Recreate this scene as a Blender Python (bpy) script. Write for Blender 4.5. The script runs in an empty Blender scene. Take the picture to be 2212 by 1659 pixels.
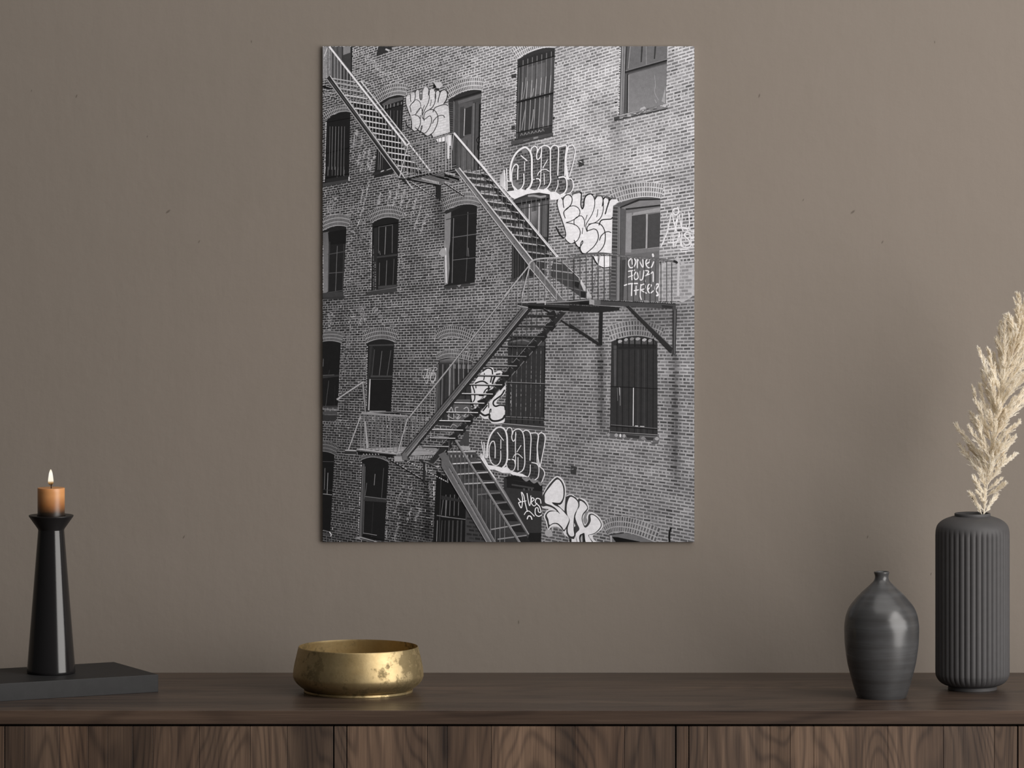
import bpy, bmesh, math, random
import numpy as np
from mathutils import Vector, noise as mnoise

# ------------------------------------------------------------------ camera, world, lights, exposure
SC = bpy.context.scene
COL = SC.collection
F = 11000.0                      # focal length in pixels of the 2212 x 1659 frame
W_PX, H_PX = 2212.0, 1659.0
S_WALL = 1338.0                  # pixels per metre at the wall (a 60 x 80 cm print)
D = F / S_WALL                   # camera to wall
PX0, PY0 = 1106.0, 119.0         # point of the frame straight ahead of the lens
T = 0.78                         # height of the sideboard top
CAMZ = T + (1453.0 - PY0) / S_WALL

cam_d = bpy.data.cameras.new('camera')
cam = bpy.data.objects.new('camera', cam_d)
COL.objects.link(cam)
cam.location = (0.0, -D, CAMZ)
cam.rotation_euler = (math.pi / 2, 0, 0)
cam_d.sensor_fit = 'HORIZONTAL'
cam_d.sensor_width = 36.0
cam_d.lens = 36.0 * F / W_PX
cam_d.shift_y = -(H_PX / 2 - PY0) / W_PX
cam_d.clip_end = 60
SC.camera = cam

SC.view_settings.view_transform = 'Standard'
SC.view_settings.look = 'None'
SC.view_settings.gamma = 1.0
SC.view_settings.use_curve_mapping = False
SC.view_settings.exposure = 0.0
SC.cycles.max_bounces = 16
SC.cycles.diffuse_bounces = 9
SC.cycles.transmission_bounces = 12

world = bpy.data.worlds.new('world')
SC.world = world
world.use_nodes = True
world.node_tree.nodes['Background'].inputs['Color'].default_value = (1.0, 0.97, 0.93, 1)
world.node_tree.nodes['Background'].inputs['Strength'].default_value = 0.05

def area(name, loc, target, sx, sy, power, color):
    l = bpy.data.lights.new(name, 'AREA')
    l.shape = 'RECTANGLE'
    l.size, l.size_y = sx, sy
    l.energy = power
    l.color = color
    o = bpy.data.objects.new(name, l)
    COL.objects.link(o)
    o.location = loc
    d = Vector(target) - Vector(loc)
    o.rotation_euler = d.to_track_quat('-Z', 'Z').to_euler()
    return o

# daylight through a tall window on the right, and an added broad soft overhead fill in front of the wall
area('window_daylight', (3.5, -3.1, 1.85), (0.0, -1.0, 1.4), 4.2, 3.3, 262, (1.0, 0.965, 0.93))
area('overhead_fill', (1.4, -2.0, 3.9), (0.6, -0.7, 1.0), 5.0, 3.2, 78, (1.0, 0.965, 0.92))

# ------------------------------------------------------------------ helpers
def P(px, py, d):
    """World point seen at frame pixel (px, py), d metres in front of the wall."""
    s = F / (D - d)
    return Vector(((px - PX0) / s, -d, CAMZ - (py - PY0) / s))

def lin(v):
    v = v / 255.0
    return v / 12.92 if v <= 0.04045 else ((v + 0.055) / 1.055) ** 2.4

def rgb(r, g, b, k=1.0):
    return (lin(r) * k, lin(g) * k, lin(b) * k, 1.0)

def empty(name, loc, rz=0.0):
    o = bpy.data.objects.new(name, None)
    o.empty_display_size = 0.05
    COL.objects.link(o)
    o.location = loc
    o.rotation_euler = (0, 0, rz)
    return o

def tag(o, label=None, cat=None, group=None, kind=None):
    if label: o['label'] = label
    if cat: o['category'] = cat
    if group: o['group'] = group
    if kind: o['kind'] = kind
    return o

def obj(name, bm, mat, parent=None, smooth=False, label=None):
    me = bpy.data.meshes.new(name)
    bmesh.ops.recalc_face_normals(bm, faces=bm.faces[:])
    bm.to_mesh(me)
    bm.free()
    if smooth:
        for p in me.polygons: p.use_smooth = True
        me.set_sharp_from_angle(angle=math.radians(38))
    if mat: me.materials.append(mat)
    o = bpy.data.objects.new(name, me)
    COL.objects.link(o)
    if parent: o.parent = parent
    if label: o['label'] = label
    return o

def add_box(bm, x0, x1, y0, y1, z0, z1, bev=0.0, seg=2):
    r = bmesh.ops.create_cube(bm, size=1.0)
    vs = r['verts']
    for v in vs:
        v.co = Vector((x0 + (v.co.x + .5) * (x1 - x0), y0 + (v.co.y + .5) * (y1 - y0), z0 + (v.co.z + .5) * (z1 - z0)))
    if bev > 0:
        es = list({e for v in vs for e in v.link_edges})
        bmesh.ops.bevel(bm, geom=es, offset=bev, segments=seg, profile=0.6, affect='EDGES')
    return vs

def lathe(bm, prof, n=96, rfun=None, cap_start=False, cap_end=False):
    """Revolve a list of (radius, height) about z."""
    rings = []
    for (r, z) in prof:
        ring = []
        for i in range(n):
            a = 2 * math.pi * i / n
            rr = r if rfun is None else rfun(r, z, a)
            ring.append(bm.verts.new((rr * math.cos(a), rr * math.sin(a), z)))
        rings.append(ring)
    for a, b in zip(rings[:-1], rings[1:]):
        for i in range(n):
            j = (i + 1) % n
            bm.faces.new((a[i], a[j], b[j], b[i]))
    if cap_start: bm.faces.new(rings[0][::-1])
    if cap_end: bm.faces.new(rings[-1])
    return rings

def smooth_prof(pts, sub=6):
    """Catmull-Rom through profile points."""
    out = []
    n = len(pts)
    for i in range(n - 1):
        p0 = pts[max(i - 1, 0)]; p1 = pts[i]; p2 = pts[i + 1]; p3 = pts[min(i + 2, n - 1)]
        for k in range(sub):
            t = k / sub
            out.append(tuple(0.5 * ((2 * p1[c]) + (-p0[c] + p2[c]) * t + (2 * p0[c] - 5 * p1[c] + 4 * p2[c] - p3[c]) * t * t
                       + (-p0[c] + 3 * p1[c] - 3 * p2[c] + p3[c]) * t ** 3) for c in range(len(p1))))
    out.append(tuple(pts[-1]))
    return out

# ------------------------------------------------------------------ materials
class NT:
    def __init__(self, name):
        self.m = bpy.data.materials.new(name)
        self.m.use_nodes = True
        self.nt = self.m.node_tree
        self.b = self.nt.nodes['Principled BSDF']
        self.out = self.nt.nodes['Material Output']
    def n(self, t, **kw):
        nd = self.nt.nodes.new(t)
        for k, v in kw.items(): setattr(nd, k, v)
        return nd
    def l(self, a, b): self.nt.links.new(a, b)
    def val(self, x, sock):
        if hasattr(x, 'type') and hasattr(x, 'is_linked'): self.l(x, sock)
        else: sock.default_value = x
    def math(self, op, a, b=0.0, c=None):
        nd = self.n('ShaderNodeMath', operation=op)
        self.val(a, nd.inputs[0]); self.val(b, nd.inputs[1])
        if c is not None: self.val(c, nd.inputs[2])
        return nd.outputs[0]
    def noise(self, vec, scale, detail=4, rough=0.55, dist=0.0):
        nd = self.n('ShaderNodeTexNoise')
        if vec is not None: self.l(vec, nd.inputs['Vector'])
        nd.inputs['Scale'].default_value = scale
        nd.inputs['Detail'].default_value = detail
        nd.inputs['Roughness'].default_value = rough
        nd.inputs['Distortion'].default_value = dist
        return nd.outputs['Fac']
    def coord(self, scale=(1, 1, 1), loc=(0, 0, 0), attr=None):
        tc = self.n('ShaderNodeTexCoord')
        src = tc.outputs['Object']
        if attr:
            at = self.n('ShaderNodeAttribute', attribute_name=attr)
            va = self.n('ShaderNodeVectorMath', operation='ADD')
            self.l(src, va.inputs[0]); self.l(at.outputs['Vector'], va.inputs[1])
            src = va.outputs[0]
        mp = self.n('ShaderNodeMapping')
        mp.inputs['Scale'].default_value = scale
        mp.inputs['Location'].default_value = loc
        self.l(src, mp.inputs['Vector'])
        return mp.outputs['Vector']
    def ramp(self, fac, stops):
        r = self.n('ShaderNodeValToRGB')
        while len(r.color_ramp.elements) < len(stops): r.color_ramp.elements.new(0.5)
        for e, (p, c) in zip(r.color_ramp.elements, stops):
            e.position = p; e.color = c
        self.l(fac, r.inputs['Fac'])
        return r.outputs['Color']
    def mix(self, fac, a, b, mode='MIX'):
        nd = self.n('ShaderNodeMix', data_type='RGBA', blend_type=mode)
        self.val(fac, nd.inputs['Factor'])
        self.val(a, nd.inputs['A'] if False else nd.inputs[6]); self.val(b, nd.inputs[7])
        return nd.outputs[2]
    def bump(self, h, strength, dist):
        bn = self.n('ShaderNodeBump')
        bn.inputs['Strength'].default_value = strength
        bn.inputs['Distance'].default_value = dist
        self.l(h, bn.inputs['Height'])
        self.l(bn.outputs['Normal'], self.b.inputs['Normal'])
    def set(self, **kw):
        for k, v in kw.items(): self.b.inputs[k.replace('_', ' ')].default_value = v

def mat_wall():
    t = NT('taupe_plaster')
    c = t.coord()
    big = t.noise(c, 1.6, 3, 0.5)
    mid = t.noise(c, 14, 4, 0.6)
    col = t.mix(big, rgb(124, 117, 109), rgb(133, 123, 115))
    col = t.mix(t.math('MULTIPLY', mid, 0.25), col, rgb(118, 109, 98))
    # sparse small pits in the plaster
    v = t.n('ShaderNodeTexVoronoi'); t.l(t.coord((1, 1, 0.8)), v.inputs['Vector'])
    v.inputs['Scale'].default_value = 5.2
    pit = t.math('LESS_THAN', v.outputs['Distance'], 0.014)
    pit2 = t.math('MULTIPLY', pit, t.math('GREATER_THAN', t.noise(c, 9, 1), 0.5))
    col = t.mix(t.math('MULTIPLY', pit2, 0.45), col, rgb(80, 72, 62))
    # the few larger chips, each slightly slanted
    geo = t.n('ShaderNodeTexCoord')
    for (px, py, r, sl) in ((165, 208, 4.2, .4), (363, 457, 6.0, .9), (430, 522, 3.6, .5), (543, 90, 3.2, 0), (1640, 207, 4.6, .3), (1842, 458, 6.0, .9), (1906, 523, 3.8, .5), (2019, 91, 3.0, 0), (397, 1160, 4.0, .5), (318, 295, 2.6, .3), (68, 196, 2.6, .3), (1735, 432, 3.0, .4), (1874, 1160, 3.6, .3), (2011, 1240, 3.2, .3), (1120, 1344, 4.2, 0)):
        p = P(px, py, 0.0)
        q = t.n('ShaderNodeMapping'); t.l(geo.outputs['Object'], q.inputs['Vector'])
        q.vector_type = 'TEXTURE'
        q.inputs['Location'].default_value = p
        q.inputs['Rotation'].default_value = (0, sl, 0)
        q.inputs['Scale'].default_value = (r * 0.42 / S_WALL, 1.0, r * 1.15 / S_WALL)
        ln = t.n('ShaderNodeVectorMath', operation='LENGTH'); t.l(q.outputs[0], ln.inputs[0])
        m = t.n('ShaderNodeMapRange'); t.l(ln.outputs['Value'], m.inputs[0])
        m.inputs[1].default_value = 0.5; m.inputs[2].default_value = 1.1; m.inputs[3].default_value = 0.55; m.inputs[4].default_value = 0.0
        col = t.mix(m.outputs[0], col, rgb(66, 58, 50))
    t.l(col, t.b.inputs['Base Color'])
    t.set(Roughness=0.82, **{'Specular_IOR_Level': 0.25})
    h = t.math('ADD', t.math('MULTIPLY', t.noise(c, 60, 5, 0.6), 0.35), t.math('MULTIPLY', t.noise(c, 11, 3, 0.5), 0.9))
    h = t.math('ADD', h, t.math('MULTIPLY', t.noise(t.coord((26, 26, 6)), 1.0, 4, 0.6), 0.5))
    h = t.math('SUBTRACT', h, t.math('MULTIPLY', pit2, 1.2))
    t.bump(h, 0.25, 0.004)
    return t.m

def mat_wood(name, axis, dark, mid, light, rough, bumpy=0.25, ring=170.0, figure=(1.7, 8.0)):
    """Walnut: growth rings, pores and fibres along one axis."""
    t = NT(name)
    def sc(al, ac):
        s = [ac, ac, ac]; s[axis] = al
        return tuple(s)
    a = 'plank_offset'
    n1 = t.noise(t.coord(sc(*figure), attr=a), 1.0, 2, 0.35, 0.25)
    rings = t.math('SINE', t.math('MULTIPLY', n1, ring))
    rings = t.math('POWER', t.math('MULTIPLY_ADD', rings, 0.5, 0.5), 3.0)
    n2 = t.noise(t.coord(sc(2.2, 55), attr=a), 1.0, 5, 0.62, 0.5)
    n3 = t.noise(t.coord(sc(9, 420), attr=a), 1.0, 3, 0.6)
    n4 = t.noise(t.coord(sc(1.4, 10), attr=a), 1.0, 2, 0.5, 0.3)
    f = t.math('ADD', t.math('MULTIPLY', n2, 0.50), t.math('MULTIPLY', n4, 0.55))
    f = t.math('ADD', f, t.math('MULTIPLY', n3, 0.30))
    f = t.math('SUBTRACT', f, t.math('MULTIPLY', rings, 0.12))
    f = t.math('SUBTRACT', f, 0.13)
    col = t.ramp(f, [(0.26, dark), (0.52, mid), (0.76, light)])
    tone = t.n('ShaderNodeAttribute', attribute_name='plank_tone')
    mulc = t.mix(1.0, col, tone.outputs['Color'], 'MULTIPLY')
    t.l(mulc, t.b.inputs['Base Color'])
    t.l(t.math('MULTIPLY_ADD', n2, 0.18, rough - 0.09), t.b.inputs['Roughness'])
    t.bump(t.math('ADD', n3, n2), bumpy, 0.0006)
    return t.m

def mat_simple(name, color, rough, spec=0.5, noise_amt=0.0, nscale=30, stretch=(1, 1, 1), bumpd=0.0, coat=0.0):
    t = NT(name)
    t.set(Roughness=rough, **{'Specular_IOR_Level': spec, 'Coat_Weight': coat})
    if noise_amt:
        nz = t.noise(t.coord(stretch), nscale, 4, 0.6)
        dk = tuple(c * (1 - noise_amt) for c in color[:3]) + (1,)
        lt = tuple(min(1, c * (1 + noise_amt)) for c in color[:3]) + (1,)
        t.l(t.ramp(nz, [(0.3, dk), (0.7, lt)]), t.b.inputs['Base Color'])
        if bumpd: t.bump(nz, 0.3, bumpd)
    else:
        t.b.inputs['Base Color'].default_value = color
    return t.m

def mat_brass():
    t = NT('aged_brass')
    c = t.coord()
    cl = t.noise(c, 42, 8, 0.70, 0.1)
    fine = t.noise(c, 150, 4, 0.65)
    big = t.noise(t.coord(loc=(3.1, 1.4, 0.2)), 9, 3, 0.55)
    blot = t.ramp(t.math('ADD', t.math('MULTIPLY', cl, 0.8), t.math('MULTIPLY', big, 0.55)), [(0.69, (0, 0, 0, 1)), (0.76, (1, 1, 1, 1))])
    col = t.ramp(big, [(0.35, rgb(178, 156, 114)), (0.65, rgb(210, 192, 152))])
    col = t.mix(t.math('MULTIPLY', fine, 0.45), col, rgb(136, 112, 70))
    bl = t.math('MULTIPLY', blot, 0.62)
    col = t.mix(bl, col, rgb(92, 80, 54))
    t.l(col, t.b.inputs['Base Color'])
    t.set(Metallic=1.0)
    t.l(t.math('ADD', t.math('MULTIPLY', cl, 0.22), t.math('MULTIPLY_ADD', bl, 0.2, 0.42)), t.b.inputs['Roughness'])
    t.bump(t.math('ADD', cl, fine), 0.12, 0.0012)
    return t.m

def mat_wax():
    """Candle wax: orange at the top, fading into black at the foot."""
    t = NT('orange_black_wax')
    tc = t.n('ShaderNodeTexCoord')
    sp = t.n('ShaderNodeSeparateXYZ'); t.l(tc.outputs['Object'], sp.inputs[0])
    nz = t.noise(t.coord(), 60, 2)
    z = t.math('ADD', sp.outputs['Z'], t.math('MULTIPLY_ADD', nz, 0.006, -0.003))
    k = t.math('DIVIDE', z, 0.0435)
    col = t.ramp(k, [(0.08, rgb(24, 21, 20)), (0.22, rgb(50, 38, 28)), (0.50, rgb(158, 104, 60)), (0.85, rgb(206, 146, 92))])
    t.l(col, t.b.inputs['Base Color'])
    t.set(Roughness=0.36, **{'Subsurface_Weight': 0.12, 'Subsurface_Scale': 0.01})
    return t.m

def mat_flame():
    t = NT('candle_flame')
    tc = t.n('ShaderNodeTexCoord')
    sp = t.n('ShaderNodeSeparateXYZ'); t.l(tc.outputs['Object'], sp.inputs[0])
    k = t.math('DIVIDE', sp.outputs['Z'], 0.024)
    col = t.ramp(k, [(0.0, rgb(120, 70, 25)), (0.16, rgb(214, 160, 90)), (0.30, rgb(255, 246, 224)), (0.75, rgb(255, 252, 242)), (1.0, rgb(255, 244, 220))])
    em = t.n('ShaderNodeEmission'); t.l(col, em.inputs['Color'])
    st = t.n('ShaderNodeMapRange'); t.l(k, st.inputs[0])
    st.inputs[1].default_value = 0.0; st.inputs[2].default_value = 0.3; st.inputs[3].default_value = 0.12; st.inputs[4].default_value = 1.0
    t.l(st.outputs[0], em.inputs['Strength'])
    tr = t.n('ShaderNodeBsdfTransparent')
    mx = t.n('ShaderNodeMixShader')
    op = t.n('ShaderNodeMapRange'); t.l(k, op.inputs[0])
    op.inputs[1].default_value = 0.0; op.inputs[2].default_value = 0.22; op.inputs[3].default_value = 0.35; op.inputs[4].default_value = 0.97
    t.l(op.outputs[0], mx.inputs[0]); t.l(tr.outputs[0], mx.inputs[1]); t.l(em.outputs[0], mx.inputs[2])
    t.l(mx.outputs[0], t.out.inputs['Surface'])
    return t.m

def mat_print():
    t = NT('printed_photograph')
    at = t.n('ShaderNodeAttribute', attribute_name='ink')
    nz = t.noise(t.coord(), 700, 2, 0.6)
    nz2 = t.noise(t.coord(), 160, 3, 0.6)
    g = t.math('MULTIPLY_ADD', t.math('ADD', nz, nz2), 0.42, 0.58)
    cc = t.n('ShaderNodeCombineColor')
    for i in range(3): t.l(g, cc.inputs[i])
    col = t.mix(1.0, at.outputs['Color'], cc.outputs[0], 'MULTIPLY')
    t.l(col, t.b.inputs['Base Color'])
    t.set(Roughness=0.75, **{'Specular_IOR_Level': 0.1})
    return t.m

def mat_plume():
    t = NT('dried_plume')
    nz = t.noise(t.coord(), 45, 3)
    col = t.ramp(nz, [(0.3, rgb(246, 240, 228)), (0.7, rgb(254, 251, 244))])
    t.l(col, t.b.inputs['Base Color'])
    t.set(Roughness=0.9, **{'Specular_IOR_Level': 0.1})
    tl = t.n('ShaderNodeBsdfTranslucent'); t.l(col, tl.inputs['Color'])
    mx = t.n('ShaderNodeMixShader'); mx.inputs[0].default_value = 0.5
    t.l(t.b.outputs[0], mx.inputs[1]); t.l(tl.outputs[0], mx.inputs[2])
    t.l(mx.outputs[0], t.out.inputs['Surface'])
    return t.m
INK_GAIN = 1.2
# ------------------------------------------------------------------ the setting
def grid_plane(name, x0, x1, z0, z1, mat):
    bm = bmesh.new()
    add_box(bm, x0, x1, 0.0, 0.12, z0, z1)
    return obj(name, bm, mat)
M_WALL = mat_wall()
tag(grid_plane('wall_back', -3.0, 3.2, 0.0, 3.4, M_WALL), 'taupe plastered wall behind the sideboard', 'wall', kind='structure')
bm = bmesh.new(); add_box(bm, -3.0, 3.2, -9.0, 0.0, -0.1, 0.0)
tag(obj('floor', bm, mat_simple('floor_boards', rgb(92, 80, 70), 0.5, 0.4, 0.2, 6, (1, 8, 1))), 'brown floor under the sideboard', 'floor', kind='structure')

# ------------------------------------------------------------------ sideboard
WOOD_TOP = mat_wood('walnut_top', 0, rgb(46, 36, 31), rgb(70, 56, 47), rgb(92, 75, 63), 0.36, 0.12, 110.0, (1.2, 7.0))
WOOD_DOOR = mat_wood('walnut_doors', 2, rgb(42, 31, 26), rgb(86, 68, 55), rgb(124, 100, 81), 0.5, 0.3)
DARK_GAP = mat_simple('dark_interior', rgb(24, 19, 17), 0.8, 0.2, 0.2, 20)

def attr_planks(me, faces_of, name_off='plank_offset', name_tone='plank_tone'):
    """faces_of: list of (face index list, offset vector, tone)."""
    off = me.attributes.new(name_off, 'FLOAT_VECTOR', 'FACE')
    ton = me.attributes.new(name_tone, 'FLOAT_COLOR', 'FACE')
    for fs, o, t in faces_of:
        for f in fs:
            off.data[f].vector = o
            ton.data[f].color = (t[0], t[1], t[2], 1.0)

def planks(name, boxes, mat, parent, rng, tone=(0.72, 1.25), bev=0.0003, label=None):
    """A panel of several boards: one mesh, each board with its own grain."""
    bm = bmesh.new()
    marks = []
    for bx in boxes:
        n0 = len(bm.faces)
        add_box(bm, *bx[:6], bev, 1)
        marks.append((n0, len(bm.faces), bx[6] if len(bx) > 6 else None))
    bm.faces.index_update()
    me = bpy.data.meshes.new(name)
    bm.faces.ensure_lookup_table()
    bmesh.ops.recalc_face_normals(bm, faces=bm.faces[:])
    bm.to_mesh(me); bm.free()
    rec = []
    for a, b, tn in marks:
        k = tn if tn else rng.uniform(*tone)
        w = rng.uniform(-0.04, 0.04)
        rec.append((range(a, b), (rng.uniform(-9, 9), rng.uniform(-9, 9), rng.uniform(-9, 9)), (k * (1 + w), k, k * (1 - w))))
    attr_planks(me, rec)
    me.materials.append(mat)
    o = bpy.data.objects.new(name, me)
    COL.objects.link(o)
    o.parent = parent
    if label: o['label'] = label
    return o

rng = random.Random(7)
SBX0, SBX1 = -1.36, 1.36
FRONT = 0.475
sb = empty('sideboard', (0, 0, 0))
tag(sb, 'long dark walnut sideboard running the full width under the print', 'sideboard')
TOPT = 0.0208
# the top: three long boards, the front one with a solid lipping
gap = 0.00008
planks('worktop', [
    (SBX0, SBX1, -0.186 + gap, -0.001, T - TOPT, T, 0.92),
    (SBX0, SBX1, -0.222, -0.186 - gap, T - TOPT, T, 1.12),
    (SBX0, SBX1, -0.452, -0.222 - gap, T - TOPT, T, 1.0),
    (SBX0, SBX1, -FRONT, -0.452 , T - TOPT, T, 1.05)], WOOD_TOP, sb, rng, bev=0.0004)
ZB = 0.08
bm = bmesh.new()
add_box(bm, SBX0 + .02, SBX1 - .02, -0.455, -0.004, ZB, T - TOPT - 0.0005)
obj('carcass', bm, DARK_GAP, sb)
bm = bmesh.new()
add_box(bm, SBX0 + .06, SBX1 - .06, -0.42, -0.02, 0.0, ZB)
obj('plinth', bm, DARK_GAP, sb)
SF = F / (D - FRONT)
def fx(px): return (px - PX0) / SF
ZT = CAMZ - (1569.5 - PY0) / SF
PER = fx(739) - fx(0)
door_cols = [10.5, 53, 128.5, 190, 232.5, 287, 330, 430, 540, 620, 719.6]
door_tones = [0.72, 0.95, 1.08, 0.90, 0.80, 0.66, 1.10, 1.02, 0.98, 0.74]
alt = [[10.5, 184, 227, 322, 460, 503, 610, 719.6], [1.12, 0.78, 0.95, 1.12, 0.72, 0.98, 0.82],
       [10.5, 50, 185, 229, 280, 440, 560, 670, 719.6], [0.85, 1.08, 0.75, 0.95, 0.92, 1.02, 1.0, 0.72]]
for i in range(-1, 4):
    ox = i * 739.0
    if i in (0, 3): cols, tones = door_cols, door_tones
    elif i == 1: cols, tones = alt[0], alt[1]
    else: cols, tones = alt[2], alt[3]
    y0, y1 = -FRONT + 0.001, -0.4555
    if fx(ox + 10.5) >= SBX0 and fx(ox + 719.6) <= SBX1:
        bx = []
        for a, b, k in zip(cols[:-1], cols[1:], tones):
            bx.append((fx(ox + a) + 0.0003, fx(ox + b) - 0.0003, y0, y1, ZB + 0.004, ZT, k))
        planks('door', bx, WOOD_DOOR, sb, rng)
    if fx(ox - 17) >= SBX0 and fx(ox + 7.5) <= SBX1:
        planks('divider', [(fx(ox - 16.8), fx(ox + 8.9), y0, y1, ZB + 0.004, ZT, 0.85)], WOOD_DOOR, sb, rng)

# ------------------------------------------------------------------ dark box-like book lying flat
bx = empty('book', (-0.5536, -0.25, T))
ang = math.atan2(-0.118, -0.236)           # along the long side, towards the left of the frame
bx.rotation_euler = (0, 0, ang)            # local x runs along the spine, local y (negative) to the wall
tag(bx, 'thick charcoal hardback book lying flat under the black candle holder', 'book')
BL, BW, BH = 0.31, 0.184, 0.0275
M_COVER = mat_simple('charcoal_cloth', rgb(36, 36, 37), 0.55, 0.3, 0.14, 60, (1, 1, 1), 0.0004)
M_PAGES = mat_simple('dark_page_edges', rgb(44, 43, 43), 0.8, 0.2, 0.2, 40, (1, 1, 12))
bm = bmesh.new()
add_box(bm, 0, BL, -BW, 0, BH - 0.0024, BH, 0.0006)
add_box(bm, 0, BL, -BW, 0, 0.0, 0.0024, 0.0006)
add_box(bm, 0, BL, -0.003, 0, 0.0012, BH - 0.0012, 0.0006)
obj('cover', bm, M_COVER, bx)
bm = bmesh.new(); add_box(bm, 0.0012, BL - 0.002, -BW + 0.002, -0.002, 0.0022, BH - 0.0022)
obj('page_block', bm, M_PAGES, bx, label='dark page edges')

# ------------------------------------------------------------------ candle holder and candle
M_BLACK = mat_simple('black_gloss_ceramic', rgb(27, 26, 27), 0.16, 0.5, 0.1, 18, (1, 1, 0.3))
M_BLACKM = mat_simple('black_satin_ceramic', rgb(25, 24, 25), 0.42, 0.4, 0.1, 30)
hp = P(110.5, 1453.5, 0.23)
ZBOOK = T + BH
h = empty('candle_holder', (hp.x, -0.23, ZBOOK))
tag(h, 'tall glossy black conical candle holder standing on the charcoal book', 'candle holder')
k = 1 / 1376.5
bm = bmesh.new()
pr = [(0.0, 0.0), (49.5 * k, 0.0), (51.6 * k, 0.8 * k), (52.5 * k, 3 * k), (52.3 * k, 6 * k)]
for i in range(1, 25):
    f = i / 24
    pr.append(((52.3 + (28.2 - 52.3) * f) * k, (6 + (309.5 - 6) * f) * k))
lathe(bm, pr[1:], 128, cap_start=True, cap_end=True)
obj('body', bm, M_BLACK, h, True)
bm = bmesh.new()
pr = [(28.4 * k, 309 * k), (29.0 * k, 311.5 * k), (47.6 * k, 337.5 * k), (48.3 * k, 339.0 * k), (48.2 * k, 340.5 * k), (47.0 * k, 341 * k),
      (31.2 * k, 339.5 * k), (30.9 * k, 337 * k), (30.5 * k, 334 * k)]
lathe(bm, pr, 128, cap_start=True, cap_end=True)
o = obj('drip_plate', bm, M_BLACKM, h, True)
for p in o.data.polygons: p.use_smooth = True
CZ = ZBOOK + 334 * k
c = empty('candle', (hp.x, -0.23, CZ))
tag(c, 'short lit pillar candle, orange fading to black, on top of the black holder', 'candle')
R_C, H_C = 29.4 * k, (1453.5 - 1053.5) * k - 334 * k
bm = bmesh.new()
pr = [(R_C, 0.0)] + [(R_C, H_C * i / 8) for i in range(1, 8)] + [(R_C, H_C - 0.0008), (R_C - 0.0003, H_C - 0.0002), (R_C - 0.0009, H_C),
      (R_C * 0.7, H_C - 0.0006), (R_C * 0.3, H_C - 0.0011), (0.001, H_C - 0.0011)]
lathe(bm, pr, 96, cap_start=True, cap_end=True)
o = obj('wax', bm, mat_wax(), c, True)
bm = bmesh.new()
wp = [(0, 0, H_C - 0.0025, .0008), (0.0001, 0, H_C + 0.002, .0008), (0.0004, 0, H_C + 0.005, .0009), (0.0011, 0, H_C + 0.0072, .0010), (0.0013, 0, H_C + 0.0078, .0004)]
rings = []
for (x, y, z, r) in wp:
    rings.append([bm.verts.new((x + r * math.cos(a * math.pi / 4), y + r * math.sin(a * math.pi / 4), z)) for a in range(8)])
for a, b in zip(rings[:-1], rings[1:]):
    for i in range(8): bm.faces.new((a[i], a[(i + 1) % 8], b[(i + 1) % 8], b[i]))
bm.faces.new(rings[-1])
obj('wick', bm, mat_simple('charred_wick', rgb(60, 44, 32), 0.9, 0.1, 0.3, 300), c, True)
bm = bmesh.new()
fl = smooth_prof([(0.0006, -0.0005), (0.0028, 0.0010), (0.0042, 0.0038), (0.0042, 0.0080), (0.0035, 0.0140), (0.0026, 0.0195), (0.0013, 0.0232), (0.0003, 0.0248)], 5)
lathe(bm, fl, 32, cap_start=True, cap_end=True)
o = obj('flame', bm, mat_flame(), c, True)
o.location = (-0.0006, 0, H_C + 0.0040)

# ------------------------------------------------------------------ brass bowl
bp = P(774, 1494.4, 0.247)
b = empty('bowl', (bp.x, -0.247, T))
tag(b, 'wide low aged brass bowl standing on the sideboard below the print', 'bowl')
k = 1 / 1379.5
M_BRASS = mat_brass()
outer = smooth_prof([(112 * k, 4.5 * k), (124 * k, 12 * k), (135 * k, 22 * k), (140.2 * k, 32 * k), (140.8 * k, 41 * k), (138.5 * k, 58 * k), (133.5 * k, 80 * k), (129.2 * k, 97.5 * k)], 6)
inner = [(r - 1.5 * k, z) for r, z in outer[::-1]]
prof = outer + [(128.6 * k, 98.3 * k), (128.0 * k, 98.3 * k)] + inner[1:-2] + [(100 * k, 8.5 * k), (60 * k, 6.5 * k), (2 * k, 6 * k)]
bm = bmesh.new(); lathe(bm, prof, 160, cap_end=True)
obj('body', bm, M_BRASS, b, True)
bm = bmesh.new()
lathe(bm, [(110 * k, 0.0), (116.6 * k, 0.0), (117.4 * k, 0.9 * k), (117.6 * k, 4.6 * k), (117.0 * k, 5.6 * k), (111 * k, 5.9 * k)], 160, cap_start=True, cap_end=True)
obj('foot_ring', bm, M_BRASS, b, True)

# ------------------------------------------------------------------ small glazed vase
vp = P(1904.5, 1505.9, 0.313)
k = 1 / 1391.0
zz = 0.34286
ys = [(1222, 152.5), (1200, 162), (1150, 178), (1100, 192), (1000, 217), (900, 231), (850, 234.5), (780, 236), (740, 232), (700, 224), (650, 203), (600, 164), (560, 127), (525, 88), (500, 62), (485, 49), (470, 43.5), (455, 43.5), (443, 47)]
outer = [(0.94 * 152.5 * zz * k, 0.0)] + [(hw * zz * k, (1217 - y) * zz * k + 0.0007) for y, hw in ys]
outer = outer[:1] + smooth_prof(outer[1:], 5)
ztop = outer[-1][1]
prof = outer + [(48.8 * zz * k, ztop + 0.0018), (48.6 * zz * k, ztop + 0.0030), (45.5 * zz * k, ztop + 0.0036), (40 * zz * k, ztop + 0.0028), (37 * zz * k, ztop + 0.0010), (36 * zz * k, ztop - 0.008), (50 * zz * k, ztop - 0.02), (150 * zz * k, ztop - 0.06), (190 * zz * k, 0.09), (140 * zz * k, 0.012), (2 * zz * k, 0.01)]
t = NT('grey_streaked_glaze')
bands = t.noise(t.coord((1.2, 1.2, 26)), 2.0, 5, 0.62, 0.3)
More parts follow.
